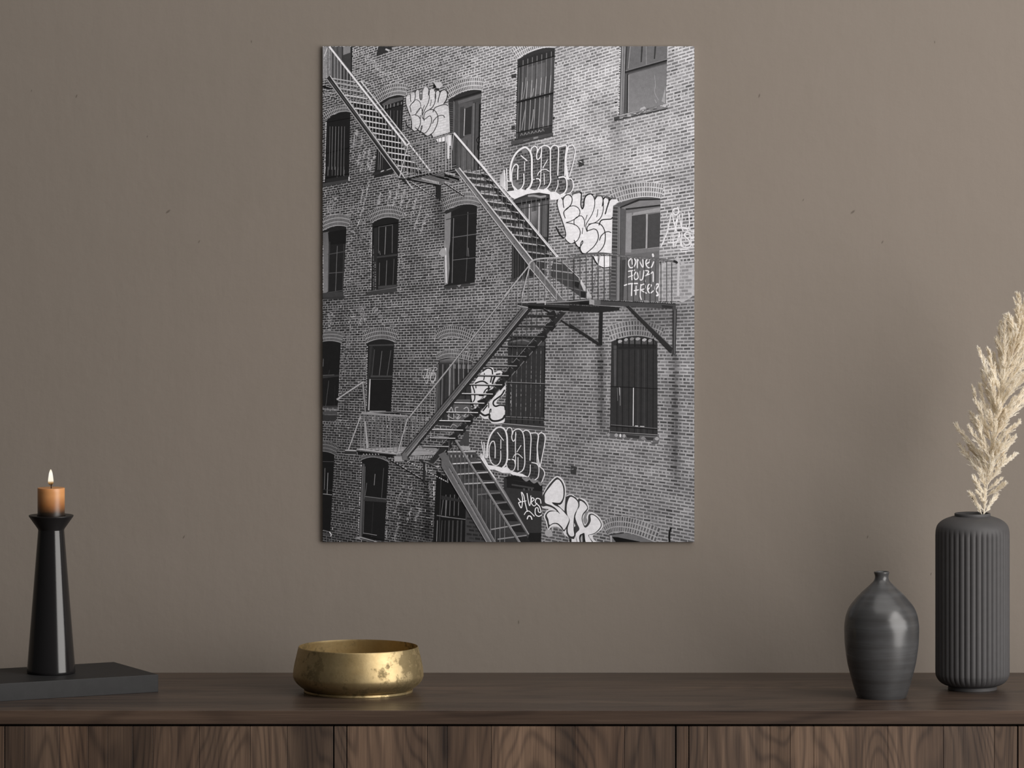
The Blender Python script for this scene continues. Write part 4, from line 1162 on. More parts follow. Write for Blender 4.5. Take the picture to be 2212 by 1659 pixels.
# lower right of the same piece
I.cr = 'd'
brick_fill([(130, 320), (150, 220), (195, 195), (240, 230), (280, 160), (360, 145), (420, 190), (450, 140), (540, 105), (600, 130), (612, 250), (600, 370), (625, 420), (655, 380), (660, 270), (700, 180), (790, 135), (850, 190), (875, 240),
        (930, 180), (1000, 175), (1040, 230), (1090, 205), (1140, 240), (1155, 290), (1200, 240), (1310, 235), (1355, 290), (1240, 360), (1225, 600), (1210, 1310), (720, 1325), (640, 1315), (600, 1250), (580, 1190), (520, 1170), (475, 1090), (400, 1120),
        (320, 1070), (285, 1010), (300, 940), (250, 720), (160, 470)], 215, 222, .012)
I.poly([(845, 1370), (1200, 1370), (1200, 1580), (1060, 1595), (960, 1560), (880, 1470)], WH)
I.poly([(1130, 310), (1170, 290), (1110, 430)], 120)
I.up()
for w, pts in ((1.2, [(195, 200), (140, 240), (125, 330), (160, 470), (220, 640), (270, 790), (300, 930), (285, 985), (255, 1005)]), (2.6, [(105, 785), (150, 880), (200, 960), (255, 1005)]), (1.2, [(285, 1020), (330, 1075), (400, 1118), (470, 1090)]),
               (1.8, [(205, 195), (240, 250), (245, 330), (260, 400)]), (1.8, [(240, 250), (280, 175), (350, 145), (410, 185), (425, 250), (400, 340), (330, 420), (270, 470), (258, 520), (285, 610)]),
               (1.5, [(270, 470), (340, 400), (440, 365), (530, 395), (578, 470), (560, 560), (490, 620), (400, 670), (305, 700)]), (1.5, [(305, 700), (420, 720), (520, 765), (580, 850), (580, 940), (540, 1040), (470, 1100)]),
               (1.4, [(465, 745), (465, 650), (520, 590), (600, 565), (650, 610), (675, 690), (670, 780)]), (2.4, [(430, 130), (520, 90), (600, 100), (605, 200), (597, 340), (625, 425), (655, 370), (665, 260), (700, 170), (760, 130), (830, 135)]),
               (1.5, [(830, 150), (870, 240), (870, 370), (830, 510), (770, 620), (710, 720), (695, 800), (722, 880)]), (1.4, [(722, 550), (690, 650)]), (2.0, [(875, 240), (930, 170), (1000, 165), (1040, 240), (1025, 370)]), (1.5, [(1045, 270), (1045, 430), (1010, 570), (940, 660), (860, 705), (750, 730)]),
               (1.4, [(935, 440), (930, 510), (912, 585)]), (2.4, [(1040, 240), (1090, 190), (1150, 200), (1160, 270), (1120, 400), (1085, 525)]), (2.2, [(1160, 270), (1210, 220), (1290, 210)]),
               (2.4, [(960, 745), (990, 670), (1050, 640), (1190, 630), (1225, 600)]), (1.7, [(725, 870), (725, 790), (790, 730), (880, 705), (970, 720), (1040, 790), (1080, 900), (1085, 1020), (1060, 1140), (1000, 1240), (935, 1295)]),
               (1.6, [(725, 865), (790, 845), (860, 825), (920, 860), (948, 960), (930, 1060), (870, 1160), (790, 1240), (710, 1305)]), (1.7, [(970, 1050), (1000, 970), (1070, 900), (1140, 880), (1198, 895)]),
               (1.4, [(635, 810), (622, 920)]), (1.6, [(465, 1050), (490, 1110), (540, 1180), (590, 1190)]), (1.5, [(590, 1190), (600, 1110), (630, 1060), (635, 1100), (600, 1160)]), (2.2, [(580, 1190), (590, 1250), (620, 1300), (670, 1318), (730, 1310)]),
               (2.4, [(845, 1380), (880, 1460), (930, 1530)]), (1.4, [(960, 1560), (1060, 1597), (1190, 1580)])):
    I.cv(pts, w, BK)
for a, b in (((560, 92), (430, 130)), ((900, 160), (1010, 165)), ((1090, 185), (1150, 195)), ((1210, 215), (1290, 215))): I.line(a, b, 3.4, 92)
# white outline word, twice, with a darker filled interior
def outline_word(up):
    I.cr = 'b' if up else 'K'
    if up:
        brick_fill([(300, 700), (330, 480), (430, 320), (640, 225), (760, 300), (810, 250), (890, 195), (950, 230), (1010, 250), (1120, 180), (1230, 200), (1290, 270), (1330, 200), (1410, 170), (1490, 220), (1740, 190), (1700, 700), (1700, 1000), (1830, 1100), (1870, 1240), (1790, 1390), (1560, 1420), (1430, 1380), (1260, 1340), (1180, 1280), (1020, 1290), (880, 1310), (790, 1280), (640, 1310), (460, 1300), (340, 1220), (300, 1000)], 116, 68, .16)
        I.up()
        # flood of white under the letters
        I.poly([(0, 960), (60, 860), (120, 880), (185, 1340), (150, 1330), (0, 1180)], [150, 165, 190, 225, 225, 190])
        I.poly([(185, 1345), (360, 1322), (340, 1190), (460, 1310), (560, 1280), (640, 1315), (740, 1270), (880, 1320), (1000, 1280), (1100, 1300), (1200, 1270), (1300, 1360), (1420, 1350), (1530, 1425), (1690, 1400), (1650, 1470), (1450, 1560), (1290, 1560), (1270, 1420), (1000, 1375), (700, 1410), (380, 1540), (300, 1500), (150, 1340)], WH)
        I.poly([(185, 1110), (290, 1100), (320, 1200), (355, 1320), (195, 1340)], 70); I.line((200, 1180), (320, 1165), .8, 190); I.line((200, 1250), (330, 1230), .8, 190)
        S = [(2.6, [(105, 800), (130, 1000), (120, 1200)]), (2.4, [(170, 770), (175, 980), (185, 1300)]), (2.2, [(185, 1060), (230, 1090), (270, 1060)])]
        S += [(4.0, [(270, 1080), (260, 850), (290, 620), (370, 430), (490, 290), (640, 215), (740, 280), (790, 370), (815, 520), (815, 900), (820, 1080), (770, 1220), (690, 1300)]),
              (2.4, [(450, 1040), (452, 850), (460, 700), (410, 650), (350, 710), (305, 850), (300, 1040), (330, 1210), (400, 1300), (470, 1315), (550, 1260), (605, 1150), (615, 1020), (608, 900)]),
              (2.4, [(540, 430), (690, 555)]), (1.8, [(630, 590), (630, 810)]), (2.4, [(790, 320), (810, 240), (890, 190), (950, 240), (950, 350), (935, 430), (950, 520), (1000, 510), (1040, 440), (1065, 300)]),
              (2.6, [(960, 340), (1010, 240), (1120, 175), (1220, 190), (1285, 270), (1290, 500), (1290, 900), (1295, 1090), (1220, 1240), (1130, 1300)]), (2.0, [(1065, 220), (1055, 600), (1045, 900), (1030, 1150), (970, 1280)]),
              (1.7, [(1215, 540), (1095, 750)]), (1.8, [(960, 930), (1000, 850), (1090, 790), (1180, 785), (1255, 830)]), (1.7, [(1130, 890), (1138, 1170)]), (1.8, [(825, 1060), (880, 1035)]), (2.4, [(935, 1020), (1000, 1030), (1035, 1100)]),
              (2.6, [(1290, 270), (1340, 190), (1410, 165), (1480, 200), (1500, 300), (1490, 600), (1480, 930)]), (2.0, [(1485, 1060), (1480, 1200), (1420, 1340)]),
              (2.4, [(1500, 210), (1600, 180), (1690, 165), (1700, 250), (1670, 500), (1660, 940)]), (3.0, [(1510, 990), (1640, 975), (1705, 1060), (1710, 1250), (1650, 1380), (1560, 1430)])]
        S += [(2.0, [(1720, 240, ), (1770, 180), (1850, 160), (1905, 220), (1925, 330), (1880, 600), (1780, 960)]), (3.4, [(1740, 220), (1690, 480), (1690, 800), (1710, 1010)]), (4.8, [(1690, 700), (1720, 900), (1740, 1020)]),
              (2.0, [(1740, 1030), (1810, 1020), (1870, 1100), (1870, 1260), (1810, 1370), (1720, 1410)])]
        for w, pts in S: I.cv(pts, w, WH)
        I.cr = 'c'; I.poly([(505, 600), (560, 990), (520, 1030), (480, 760)], WH)
    else:
        brick_fill([(575, 330), (620, 200), (700, 140), (790, 190), (800, 150), (850, 150), (940, 170), (1010, 200), (1060, 180), (1110, 220), (1200, 240), (1250, 215), (1285, 270), (1270, 500), (1220, 650), (1275, 720), (1240, 840), (1160, 800), (1080, 770), (1000, 750), (930, 725), (850, 690), (730, 650), (640, 620), (580, 500)], 64, 46, .10)
        I.up()
        I.poly([(440, 500), (475, 470), (520, 540), (560, 620), (690, 640), (745, 660), (800, 640), (850, 695), (920, 715), (1000, 735), (1070, 775), (1000, 770), (870, 745), (840, 725), (740, 720), (640, 680), (560, 680), (510, 600)], [150, 190, 215] + [WH - 10] * 15)
        S = [(2.0, [(475, 330), (495, 430), (505, 540)]), (2.0, [(505, 330), (515, 430), (530, 530), (555, 500)]),
             (3.4, [(545, 520), (550, 380), (585, 250), (650, 160), (710, 135), (770, 165), (800, 250), (805, 400), (805, 530), (785, 610), (745, 655)]),
             (2.0, [(648, 530), (650, 400), (635, 320), (600, 330), (573, 400), (575, 510), (610, 600), (670, 625), (715, 570), (722, 480)]), (1.8, [(680, 205), (755, 305)]), (1.7, [(723, 295), (722, 410)]), (1.7, [(720, 440), (722, 520)]),
             (2.0, [(790, 190), (815, 145), (855, 150), (868, 200), (862, 270), (880, 315), (905, 290), (915, 220)]), (2.2, [(868, 230), (890, 180), (950, 160), (1000, 200), (1020, 290), (1025, 450), (1028, 600), (1000, 690), (930, 728)]), (1.8, [(912, 200), (908, 400), (910, 600), (890, 680), (850, 695), (810, 660), (795, 610)]),
             (1.6, [(980, 370), (928, 455)]), (1.6, [(880, 525), (900, 490), (945, 480), (1000, 530)]), (1.7, [(942, 525), (942, 685)]), (2.2, [(815, 550), (840, 550)]), (2.4, [(865, 548), (895, 560), (908, 610)]),
             (2.2, [(1000, 200), (1040, 175), (1085, 195), (1108, 260), (1103, 400), (1095, 560)]), (1.8, [(1100, 620), (1095, 720), (1070, 775)]), (1.8, [(1100, 215), (1195, 225), (1190, 400), (1185, 560), (1200, 630)]), (2.0, [(1120, 590), (1180, 605), (1210, 660), (1200, 770), (1160, 810)]),
             (2.0, [(1200, 240), (1235, 205), (1280, 235), (1290, 290), (1265, 450), (1225, 640)]), (2.6, [(1205, 250), (1188, 400), (1200, 540), (1220, 640)]), (2.0, [(1225, 645), (1265, 680), (1283, 740), (1245, 840)])]
        for w, pts in S: I.cv(pts, w, WH - 14)
outline_word(True); outline_word(False)
I.up()
# big pale letters at the foot of the wall
I.cr = 'f'
I.blob([(130, 500), (250, 270), (400, 110), (490, 95), (580, 170), (640, 310), (650, 480), (640, 560), (700, 505), (800, 505), (900, 580), (1010, 590), (1110, 650), (1170, 790), (1130, 900), (1150, 910), (1250, 905), (1400, 1010), (1480, 1180), (1420, 1310), (1250, 1430), (1330, 1560), (1520, 1590), (1520, 1640), (700, 1640), (740, 1520), (640, 1420), (600, 1390), (560, 1290), (450, 1230), (330, 1230), (250, 1290), (190, 1100), (150, 990), (210, 870), (260, 830), (110, 790), (130, 640)], 198, 5)
I.up()
I.blob([(150, 480), (270, 290), (420, 130), (490, 135), (570, 220), (620, 360), (620, 520), (590, 640), (540, 720), (470, 735), (640, 900), (720, 1000), (730, 1080), (690, 1200), (610, 1330), (560, 1280), (470, 1180), (380, 1160), (290, 1210), (255, 1270), (225, 1120), (180, 990), (240, 890), (330, 860), (440, 880), (360, 810), (220, 760), (110, 760), (115, 560)], 52, 5)
I.poly([(640, 560), (720, 520), (770, 515), (870, 570), (940, 660), (950, 760), (860, 950), (850, 1010), (930, 1270), (860, 1290), (865, 1420), (830, 1500), (720, 1490), (660, 1380), (655, 1270), (730, 1060), (650, 930), (615, 870)], 50)
I.blob([(915, 620), (990, 610), (1080, 670), (1140, 780), (1130, 850), (1040, 960), (1020, 1060), (1070, 1200), (1140, 1110), (1150, 990), (1180, 940), (1260, 940), (1380, 1030), (1450, 1170), (1410, 1280), (1280, 1390), (1160, 1420), (1250, 1560), (1300, 1640), (960, 1640), (880, 1500), (860, 1250), (860, 950)], 60, 5)
I.up()
I.blob([(185, 480), (300, 320), (420, 185), (490, 175), (560, 270), (590, 390), (585, 560), (530, 670), (470, 690), (340, 680), (390, 740), (520, 810), (650, 950), (715, 1040), (700, 1130), (610, 1290), (560, 1230), (470, 1150), (370, 1140), (280, 1180), (255, 1060), (220, 970), (270, 900), (350, 880), (450, 890), (515, 940), (440, 830), (330, 750), (190, 690), (175, 580)], 208, 5)
I.blob([(690, 660), (740, 560), (810, 570), (900, 650), (925, 740), (900, 830), (840, 950), (820, 1100), (820, 1300), (830, 1420), (760, 1440), (700, 1370), (690, 1250), (735, 1080), (680, 960), (665, 800)], 206, 5)
I.blob([(960, 650), (1040, 680), (1110, 760), (1120, 820), (1030, 930), (1000, 1050), (1040, 1190), (1080, 1245), (1150, 1200), (1205, 1090), (1200, 970), (1270, 970), (1370, 1050), (1430, 1170), (1390, 1270), (1280, 1370), (1150, 1410), (1190, 1500), (1240, 1640), (960, 1640), (890, 1500), (870, 1380), (950, 1280), (900, 1150), (860, 1010), (900, 860), (950, 770)], 208, 5)
I.up()
I.blob([(1010, 1380), (1060, 1370), (1075, 1480), (1090, 1640), (985, 1640), (945, 1490), (960, 1410)], 36); I.blob([(990, 1440), (1015, 1420), (1020, 1640), (1000, 1640), (975, 1500)], 150)
I.poly([(830, 1140), (860, 1200), (845, 1230), (835, 1225)], 200); I.poly([(725, 1490), (775, 1500), (770, 1640), (730, 1640)], 34)
I.poly([(320, 685), (540, 700), (520, 735), (420, 725)], 44); I.blob([(1050, 1010), (1090, 900), (1150, 890), (1110, 1010), (1130, 1090), (1080, 1170), (1035, 1080)], 128)
I.line((355, 1235), (355, 1330), 1.6, 190); I.blob([(190, 1310), (320, 1300), (340, 1440), (200, 1430)], 150)
# AVES on the boarded opening
I.cr = 'K'
I.up()
for w, pts in ((1.9, [(945, 1050), (975, 1095), (950, 1105), (985, 1170), (1000, 1060), (985, 970), (1015, 1010), (1030, 1090), (1050, 1170), (1062, 1215)]), (1.6, [(975, 1095), (1045, 1080)]), (1.7, [(1058, 985), (1072, 1075), (1090, 1142), (1106, 1085), (1106, 1015)]), (1.7, [(1110, 1100), (1150, 1060), (1120, 1040), (1115, 1110), (1150, 1145), (1185, 1110)]),
               (2.0, [(1235, 1110), (1225, 1060), (1180, 1050), (1165, 1100), (1215, 1150), (1235, 1220), (1205, 1220), (1195, 1170), (1165, 1180), (1165, 1250), (1205, 1278), (1245, 1260)]), (1.7, [(1022, 1255), (1050, 1215), (1090, 1215), (1150, 1275)]), (2.4, [(1060, 1310), (1075, 1275), (1105, 1280), (1120, 1315)])):
    I.cv(pts, w, 222)
# ONE FOUR THREE on the door
I.cr = 'F'
for w, pts in ((2.6, [(790, 1175), (755, 1220), (775, 1290), (825, 1280), (850, 1220), (835, 1180)]), (2.2, [(800, 1190), (805, 1250)]), (2.2, [(870, 1185), (870, 1300), (880, 1190), (940, 1290), (940, 1190)]), (2.6, [(985, 1245), (1030, 1215), (1020, 1182), (990, 1190), (978, 1240), (1005, 1290), (1050, 1285), (1078, 1220)]), (4.2, [(1068, 1125), (1072, 1145)]),
               (2.4, [(795, 1330), (800, 1450)]), (2.4, [(755, 1340), (835, 1325)]), (2.2, [(750, 1415), (830, 1385)]), (2.4, [(850, 1350), (825, 1400), (845, 1445), (880, 1420), (870, 1360)]), (2.4, [(900, 1340), (900, 1440), (935, 1440), (955, 1330)]), (2.4, [(965, 1330), (1015, 1340), (985, 1390), (960, 1400), (1040, 1370), (1070, 1350), (1072, 1470)]), (2, [(965, 1440), (970, 1470)]),
               (2.8, [(705, 1520), (770, 1500), (870, 1495)]), (2.6, [(800, 1505), (795, 1650)]), (2.4, [(855, 1530), (850, 1640)]), (2.4, [(820, 1590), (900, 1575)]), (2.4, [(915, 1510), (905, 1640), (920, 1700)]), (2.4, [(915, 1520), (960, 1505), (965, 1560), (920, 1580), (985, 1620)]), (2.4, [(1010, 1570), (1050, 1520), (1015, 1510), (1000, 1570), (1030, 1620), (1075, 1590)]), (3.0, [(1105, 1580), (1145, 1510), (1110, 1510), (1100, 1570), (1130, 1620)]), (4.0, [(1120, 1650), (1140, 1640)])):
    I.cv(pts, w, 220)
# tags on the right
for w, pts in ((2.2, [(1390, 540), (1340, 540), (1325, 585), (1360, 615), (1400, 590), (1395, 545), (1385, 520)]), (1.9, [(1175, 1020), (1250, 840), (1310, 600), (1345, 740), (1400, 600), (1350, 830)]), (1.9, [(1320, 610), (1350, 760), (1375, 830)]), (1.8, [(1405, 610), (1430, 760), (1455, 820)]), (1.8, [(1450, 600), (1440, 780), (1530, 770), (1528, 590)]), (2.0, [(1255, 800), (1450, 775), (1500, 790), (1545, 800)]), (1.6, [(1450, 790), (1500, 800), (1520, 820)]),
               (1.9, [(1325, 850), (1330, 1030)]), (1.9, [(1260, 965), (1330, 970), (1420, 935)]), (1.9, [(1340, 855), (1410, 850), (1350, 1025)]), (1.8, [(1410, 860), (1425, 1000), (1440, 1020)]), (1.8, [(1440, 850), (1440, 1015), (1550, 1020), (1550, 880)]), (2.2, [(1545, 850), (1500, 840), (1470, 880), (1530, 940), (1540, 985), (1495, 1005), (1460, 980)]), (1.8, [(1560, 835), (1600, 832)]), (1.8, [(1560, 920), (1600, 912)]), (1.8, [(1555, 1005), (1600, 1000)]),
               (1.8, [(1420, 1065), (1515, 1058)]), (1.8, [(1435, 1090), (1495, 1090)]), (2.4, [(1256, 668), (1258, 672)]), (2.4, [(1255, 702), (1257, 706)])):
    I.cv(pts, w * 1.25, 212)
brick_fill([(1150, 1260), (1240, 1225), (1330, 1200), (1385, 1140), (1430, 1210), (1480, 1240), (1600, 1230), (1600, 1640), (1520, 1700), (1440, 1740), (1400, 1720), (1140, 1720)], 168, 136, .07)
I.cv([(1385, 1180), (1400, 1300), (1390, 1500), (1395, 1640)], 5.0, 180)
# small tag left of the stair, writing on the door, piece behind the treads
I.cr = 'G'
for w, pts in ((1.4, [(1345, 1000), (1420, 985)]), (1.4, [(1385, 995), (1365, 1090), (1340, 1110), (1328, 1075)]), (1.3, [(1420, 1000), (1390, 1120), (1375, 1180), (1360, 1150)]), (1.4, [(1445, 1050), (1420, 1110), (1440, 1165), (1480, 1130), (1485, 1070), (1450, 1040), (1430, 1070)]), (1.4, [(1470, 980), (1425, 1060), (1420, 1130), (1460, 1150), (1490, 1080), (1460, 1020), (1475, 970), (1505, 985), (1490, 1010)]), (1.2, [(1440, 1060), (1490, 1070), (1450, 1180)])):
    I.cv(pts, w, 176)
I.cr = 'H'
for w, pts in ((1.6, [(60, 1545), (90, 1480), (120, 1620), (40, 1590)]), (1.7, [(175, 1480), (140, 1490), (150, 1560), (190, 1580), (160, 1620), (200, 1610)]), (1.8, [(250, 1500), (290, 1480), (310, 1530), (270, 1570), (250, 1600), (300, 1590)]), (2, [(232, 1585), (236, 1588)])): I.cv(pts, w, 170)
I.cr = 'K'
for w, pts in ((1.5, [(140, 0), (170, 35), (210, 0)]), (1.5, [(75, 140), (110, 100), (165, 130)]), (1.4, [(60, 200), (65, 330)])): I.cv(pts, w, 150)
I.cr = 'e'
I.blob([(160, 560), (250, 430), (420, 230), (520, 150), (650, 180), (690, 290), (820, 240), (900, 330), (800, 480), (960, 560), (970, 760), (930, 860), (800, 960), (740, 1090), (900, 1110), (960, 1180), (950, 1420), (940, 1560), (800, 1600), (620, 1590), (540, 1490), (420, 1480), (290, 1360), (170, 1200), (90, 1000), (100, 800), (90, 640)], 205)
I.up()
for w, pts in ((3.0, [(400, 260), (430, 230), (520, 180), (620, 220), (640, 330)]), (2.2, [(430, 320), (425, 430), (410, 480)]), (3.0, [(620, 400), (590, 540)]), (4.0, [(700, 400), (660, 500), (640, 570)]), (3.0, [(740, 340), (830, 330)]), (3.0, [(870, 400), (800, 470), (730, 560)]), (3.2, [(200, 570), (300, 530), (400, 520), (490, 570), (540, 640), (530, 760)]), (2.2, [(210, 600), (215, 690)]),
               (2.6, [(130, 640), (175, 780), (185, 950), (150, 1040)]), (2.6, [(420, 810), (470, 730), (550, 690), (560, 720)]), (2.8, [(300, 880), (400, 890)]), (2.6, [(80, 880), (100, 1020), (160, 1180)]),
               (3.4, [(945, 750), (870, 870), (750, 960), (670, 1030), (660, 1110), (720, 1160), (830, 1130), (950, 1145)]), (2.6, [(950, 1150), (965, 1250)]), (2.2, [(540, 1080), (540, 1190)]), (3.0, [(500, 1140), (400, 1270)]), (2.0, [(560, 1340), (570, 1260), (600, 1230), (595, 1310)]),
               (4.2, [(330, 1330), (440, 1395), (555, 1370), (565, 1460), (640, 1530), (780, 1530), (900, 1480), (950, 1400)])):
    I.cv(pts, w, 40)
I.up()

# ---- iron stairs, landings and rails in front of the wall
def lerp(a, b, t): return (a[0] + (b[0] - a[0]) * t, a[1] + (b[1] - a[1]) * t)
def balusters(cr, xs, top, bot, w, col, lean=0.0):
    for x in xs:
        c = col if not isinstance(col, tuple) else arng.uniform(*col)
        I.line((x, top(x), cr), (x + lean, bot(x), cr), w, c)
# upper flight
I.cr = 'A'
for y in range(478, 700, 16): I.line((40, y + 10), (205, y - 14 + (y - 478) * .25), 1.0, 150 if (y // 16) % 2 else 30)
I.poly([(40, 560), (170, 600), (160, 615), (40, 590)], 18); I.line((40, 640), (265, 805), 1.6, 28); dashes((60, 655, 'A'), (260, 800, 'A'), 1.2, 140, 180, 6); I.line((40, 690), (230, 640), 1.0, 160)
ty = [470, 530, 600, 683, 767, 850, 932, 1013, 1090, 1168, 1250, 1332, 1415, 1500, 1585]
hx = lambda x: 65 + (x - 125) * 1.277
for i, y in enumerate(ty):
    x0 = 135 + (y - 430) * .746; x1 = min(x0 + 290, 1420)
    x1 = min(x1, (y + 45 - 65) / 1.277 + 125)
    sl = 0.16
    if i > 3: I.poly([(x0 + 20, y + 8), (x1, y + 8 + (x1 - x0) * sl), (x1 + 36, y + 66 + (x1 - x0) * sl), (x0 + 60, y + 66)], 30)
    else: I.poly([(x0 + 10, y + 10), (x1 - 20, y + 6 + (x1 - x0) * sl), (x1, y + 34 + (x1 - x0) * sl), (x0 + 30, y + 34)], 70)
I.up()
for i, y in enumerate(ty):
    x0 = 135 + (y - 430) * .746; x1 = min(x0 + 290, 1420); x1 = min(x1, (y + 45 - 65) / 1.277 + 125)
    I.line((x0, y), (x1, y + (x1 - x0) * .16), 2.4, 205 if i > 2 else 165)
I.up()
balusters('A', range(150, 1420, 41), lambda x: max(70, hx(x)), lambda x: 430 + (x - 130) / .746 if x < 1045 else 1659, 1.0, (150, 190), -2)
balusters('D', (1075, 1120, 1170, 1215, 1265, 1315, 1360), lambda x: 0, lambda x: 160 - (x - 1125) * .26 if x > 1125 else 130, 1.0, (150, 190))
I.cr = 'A'
I.poly([(500, 525), (528, 515), (1148, 1306), (1112, 1306)], 66)
I.poly([(92, 475), (132, 430), (1135 + 60, 1890), (1030, 1750)], 40)
I.poly([(150, 470), (132, 430), (1195, 1890), (1175, 1880)], 150); I.line((132, 432), (1195, 1885), 1.6, 190); I.line((96, 480), (1022, 1745), 1.5, 165)
I.line((140, 500), (1120, 1800), 1.8, 74)
I.line((125, 62), (1105, 1312), 4.0, 214); I.line((150, 62), (1120, 1305), 1.0, 90); I.line((532, 508), (1158, 1306), 2.6, 200); I.line((1150, 1312), (1420, 1659), 3.2, 205); I.cv([(1085, 1300), (1110, 1325), (1145, 1305)], 3.2, 205)
for t in (0.06, .16, .26, .36, .46, .56, .66, .76, .86, .95):
    a = lerp((500, 512), (1080, 1262), t); b = lerp((545, 520), (1140, 1295), t); I.line((a[0] + 12, a[1] + 10), b, 1.6, 150)
I.line((100, 80), (60, 190), 1.6, 190); I.line((108, 70), (108, 440), .9, 60); I.line((1130, 1330), (1045, 1659), 2.0, 180); I.cr = 'D'; I.line((1060, 0), (1025, 140), 2.0, 190)
I.line((985, 138), (1130, 158), 1.6, 170)
# first landing
I.cr = 'D'
I.poly([(1120, 158), (1400, 88), (1659, 60), (1800, 0), (1840, 60), (1760, 180), (1659, 215), (1550, 235)], 46)
for k in range(10): I.line((1180 + k * 44, 152 - k * 9), (1560 + k * 34, 230 - k * 9), 1.0, 150)
for k in range(24): 
    a = lerp((1170, 160), (1550, 232), k / 24); I.line(a, (a[0] + 10, a[1] + 10), 1.4, 170)
for k in range(12):
    a = lerp((1315, 140), (1540, 200), k / 12); I.line(a, (a[0], a[1] + 26), 1.6, 190)
I.line((1120, 160), (1560, 245), 2.6, 20); I.poly([(1400, 90), (1659, 150), (1659, 175), (1410, 108)], 18); I.line((985, 145), (1140, 160), 1.8, 26)
I.line((1125, 158), (1420, 85), 2.4, 24)
I.line((1160, 195), (1540, 432), 2.4, 26); dashes((1165, 190, 'D'), (1535, 425, 'D'), 1.6, 170, 210, 16)
I.poly([(1495, 235), (1560, 245), (1552, 430), (1500, 400)], 34)
I.cr = 'E'
for y in range(0, 150, 16): I.line((0, y), (150, y - 30), 1.2, 120 if (y // 16) % 2 else 20)
I.poly([(0, 95), (190, 150), (190, 180), (0, 125)], 18)
for k in range(9): I.line((20 + k * 14, 68 + k * 3), (20 + k * 14, 92 + k * 3), 1.4, 190)
for k in range(6): I.line((10 + k * 14, 185 + k * 4), (10 + k * 14, 208 + k * 4), 1.4, 170)
for k in range(9): I.line((270 + k * 22, 60 + k * 6), (270 + k * 22, 86 + k * 6), 1.6, 170)
I.line((0, 210), (255, 380), 2.0, 24); dashes((5, 205, 'E'), (250, 370, 'E'), 1.4, 160, 200, 12)
I.cr = 'A'
I.line((1150, 1318), (1659, 1190), 2.6, 130); balusters('A', range(1190, 1660, 42), lambda x: 1318 - (x - 1150) * .25, lambda x: 1700 + (1400 - x) * .1, 1.0, (120, 170))
I.cr = 'B'
I.line((0, 1196), (130, 1165), 2.8, 120); balusters('B', (20, 55, 90), lambda x: 1190, lambda x: 1640, 1.2, (150, 190)); I.poly([(35, 1200), (68, 1195), (62, 1500), (36, 1500)], 205); I.line((118, 1170), (95, 1390), 1.6, 150)
# second flight
I.cr = 'E'
for i, y in enumerate((62, 142, 232, 338, 440, 545, 650, 758, 868, 970, 1085)):
    x0 = 195 + (y - 10) * .79; x1 = min((y + 75) / 1.208 + 490, x0 + 330)
    I.poly([(x0 + 10, y + 12), (x1, y + 40), (x1 + 30, y + 84), (x0 + 60, y + 70)], 56 if i < 6 else 42)
I.poly([(600, 200), (700, 320), (1450, 1120), (1330, 1080), (700, 400)], 40)
I.poly([(545, 895, 'q'), (650, 940, 'q'), (840, 1110, 'q'), (935, 1270, 'q'), (925, 1340, 'q'), (860, 1330, 'q'), (650, 1180, 'q'), (500, 1080, 'q')], 62)
I.poly([(600, 868, 'q'), (680, 950, 'q'), (850, 1110, 'q'), (1000, 1340, 'q'), (930, 1340, 'q'), (840, 1130, 'q'), (690, 965, 'q')], [170, 190, 200, 165, 160, 196, 190])
I.poly([(660, 940, 'q'), (840, 1110, 'q'), (845, 1160, 'q'), (760, 1130, 'q')], 66); I.poly([(770, 1135, 'q'), (845, 1165, 'q'), (835, 1230, 'q'), (780, 1200, 'q')], 34); I.poly([(855, 1265, 'q'), (935, 1270, 'q'), (915, 1345, 'q'), (865, 1335, 'q')], 36); I.line((640, 1200, 'q'), (930, 1270, 'q'), 1.8, 100); I.line((540, 1110, 'q'), (840, 1150, 'q'), 1.8, 96)
I.up()
for i, y in enumerate((62, 142, 232, 338, 440, 545, 650, 758, 868, 970, 1085)):
    x0 = 195 + (y - 10) * .79; x1 = min((y + 75) / 1.208 + 490, x0 + 330)
    I.line((x0, y), (x1, y + (x1 - x0) * .14), 3.0, (150, 165, 172, 176, 170, 172, 168, 160, 156, 160, 150)[i])
    I.poly([(x1 - 110, y + 22), (x1 - 10, y + 50), (x1 - 4, y + 95), (x1 - 70, y + 60)], 34)
I.line((1190, 1208), (1510, 1245), 2.4, 150); I.line((1250, 1312), (1640, 1362), 2.6, 140)
I.up()
balusters('E', range(245, 1440, 55), lambda x: max(0, (x - 490) * 1.208), lambda x: 10 + (x - 185) * 1.262, 1.1, (74, 128), -2)
I.cr = 'E'
I.poly([(138, 30), (185, 12), (1135, 1205), (1230, 1330), (1500, 1690), (1480, 1760), (1440, 1720), (1085, 1268)], 98)
I.poly([(150, 60), (180, 40), (1110, 1240), (1085, 1262)], 110); I.line((138, 32), (1085, 1268), 2.0, 172); I.line((188, 12), (1135, 1205), 2.8, 192); I.line((205, 60), (1120, 1205), .9, 70)
I.line((1090, 1290), (1420, 1690), 1.8, 180); I.line((1170, 1262), (1510, 1690), 2.2, 160); I.line((1200, 1330), (1470, 1690), 1.2, 78)
for t in (.1, .25, .4, .6, .63, .78, .9): 
    a = lerp((190, 90), (1090, 1230), t); I.cv([a, (a[0] + 5, a[1] + 6)], 1.6, 46)
I.line((490, 0), (1452, 1162), 5.4, 216); I.line((505, 0), (1440, 1140), 1.2, 150); I.line((470, 0), (1425, 1150), 1.0, 110)
I.cr = 'B'; I.line((122, 1168), (540, 1659), 4.2, 216); I.line((112, 1180), (520, 1659), 1.0, 90)
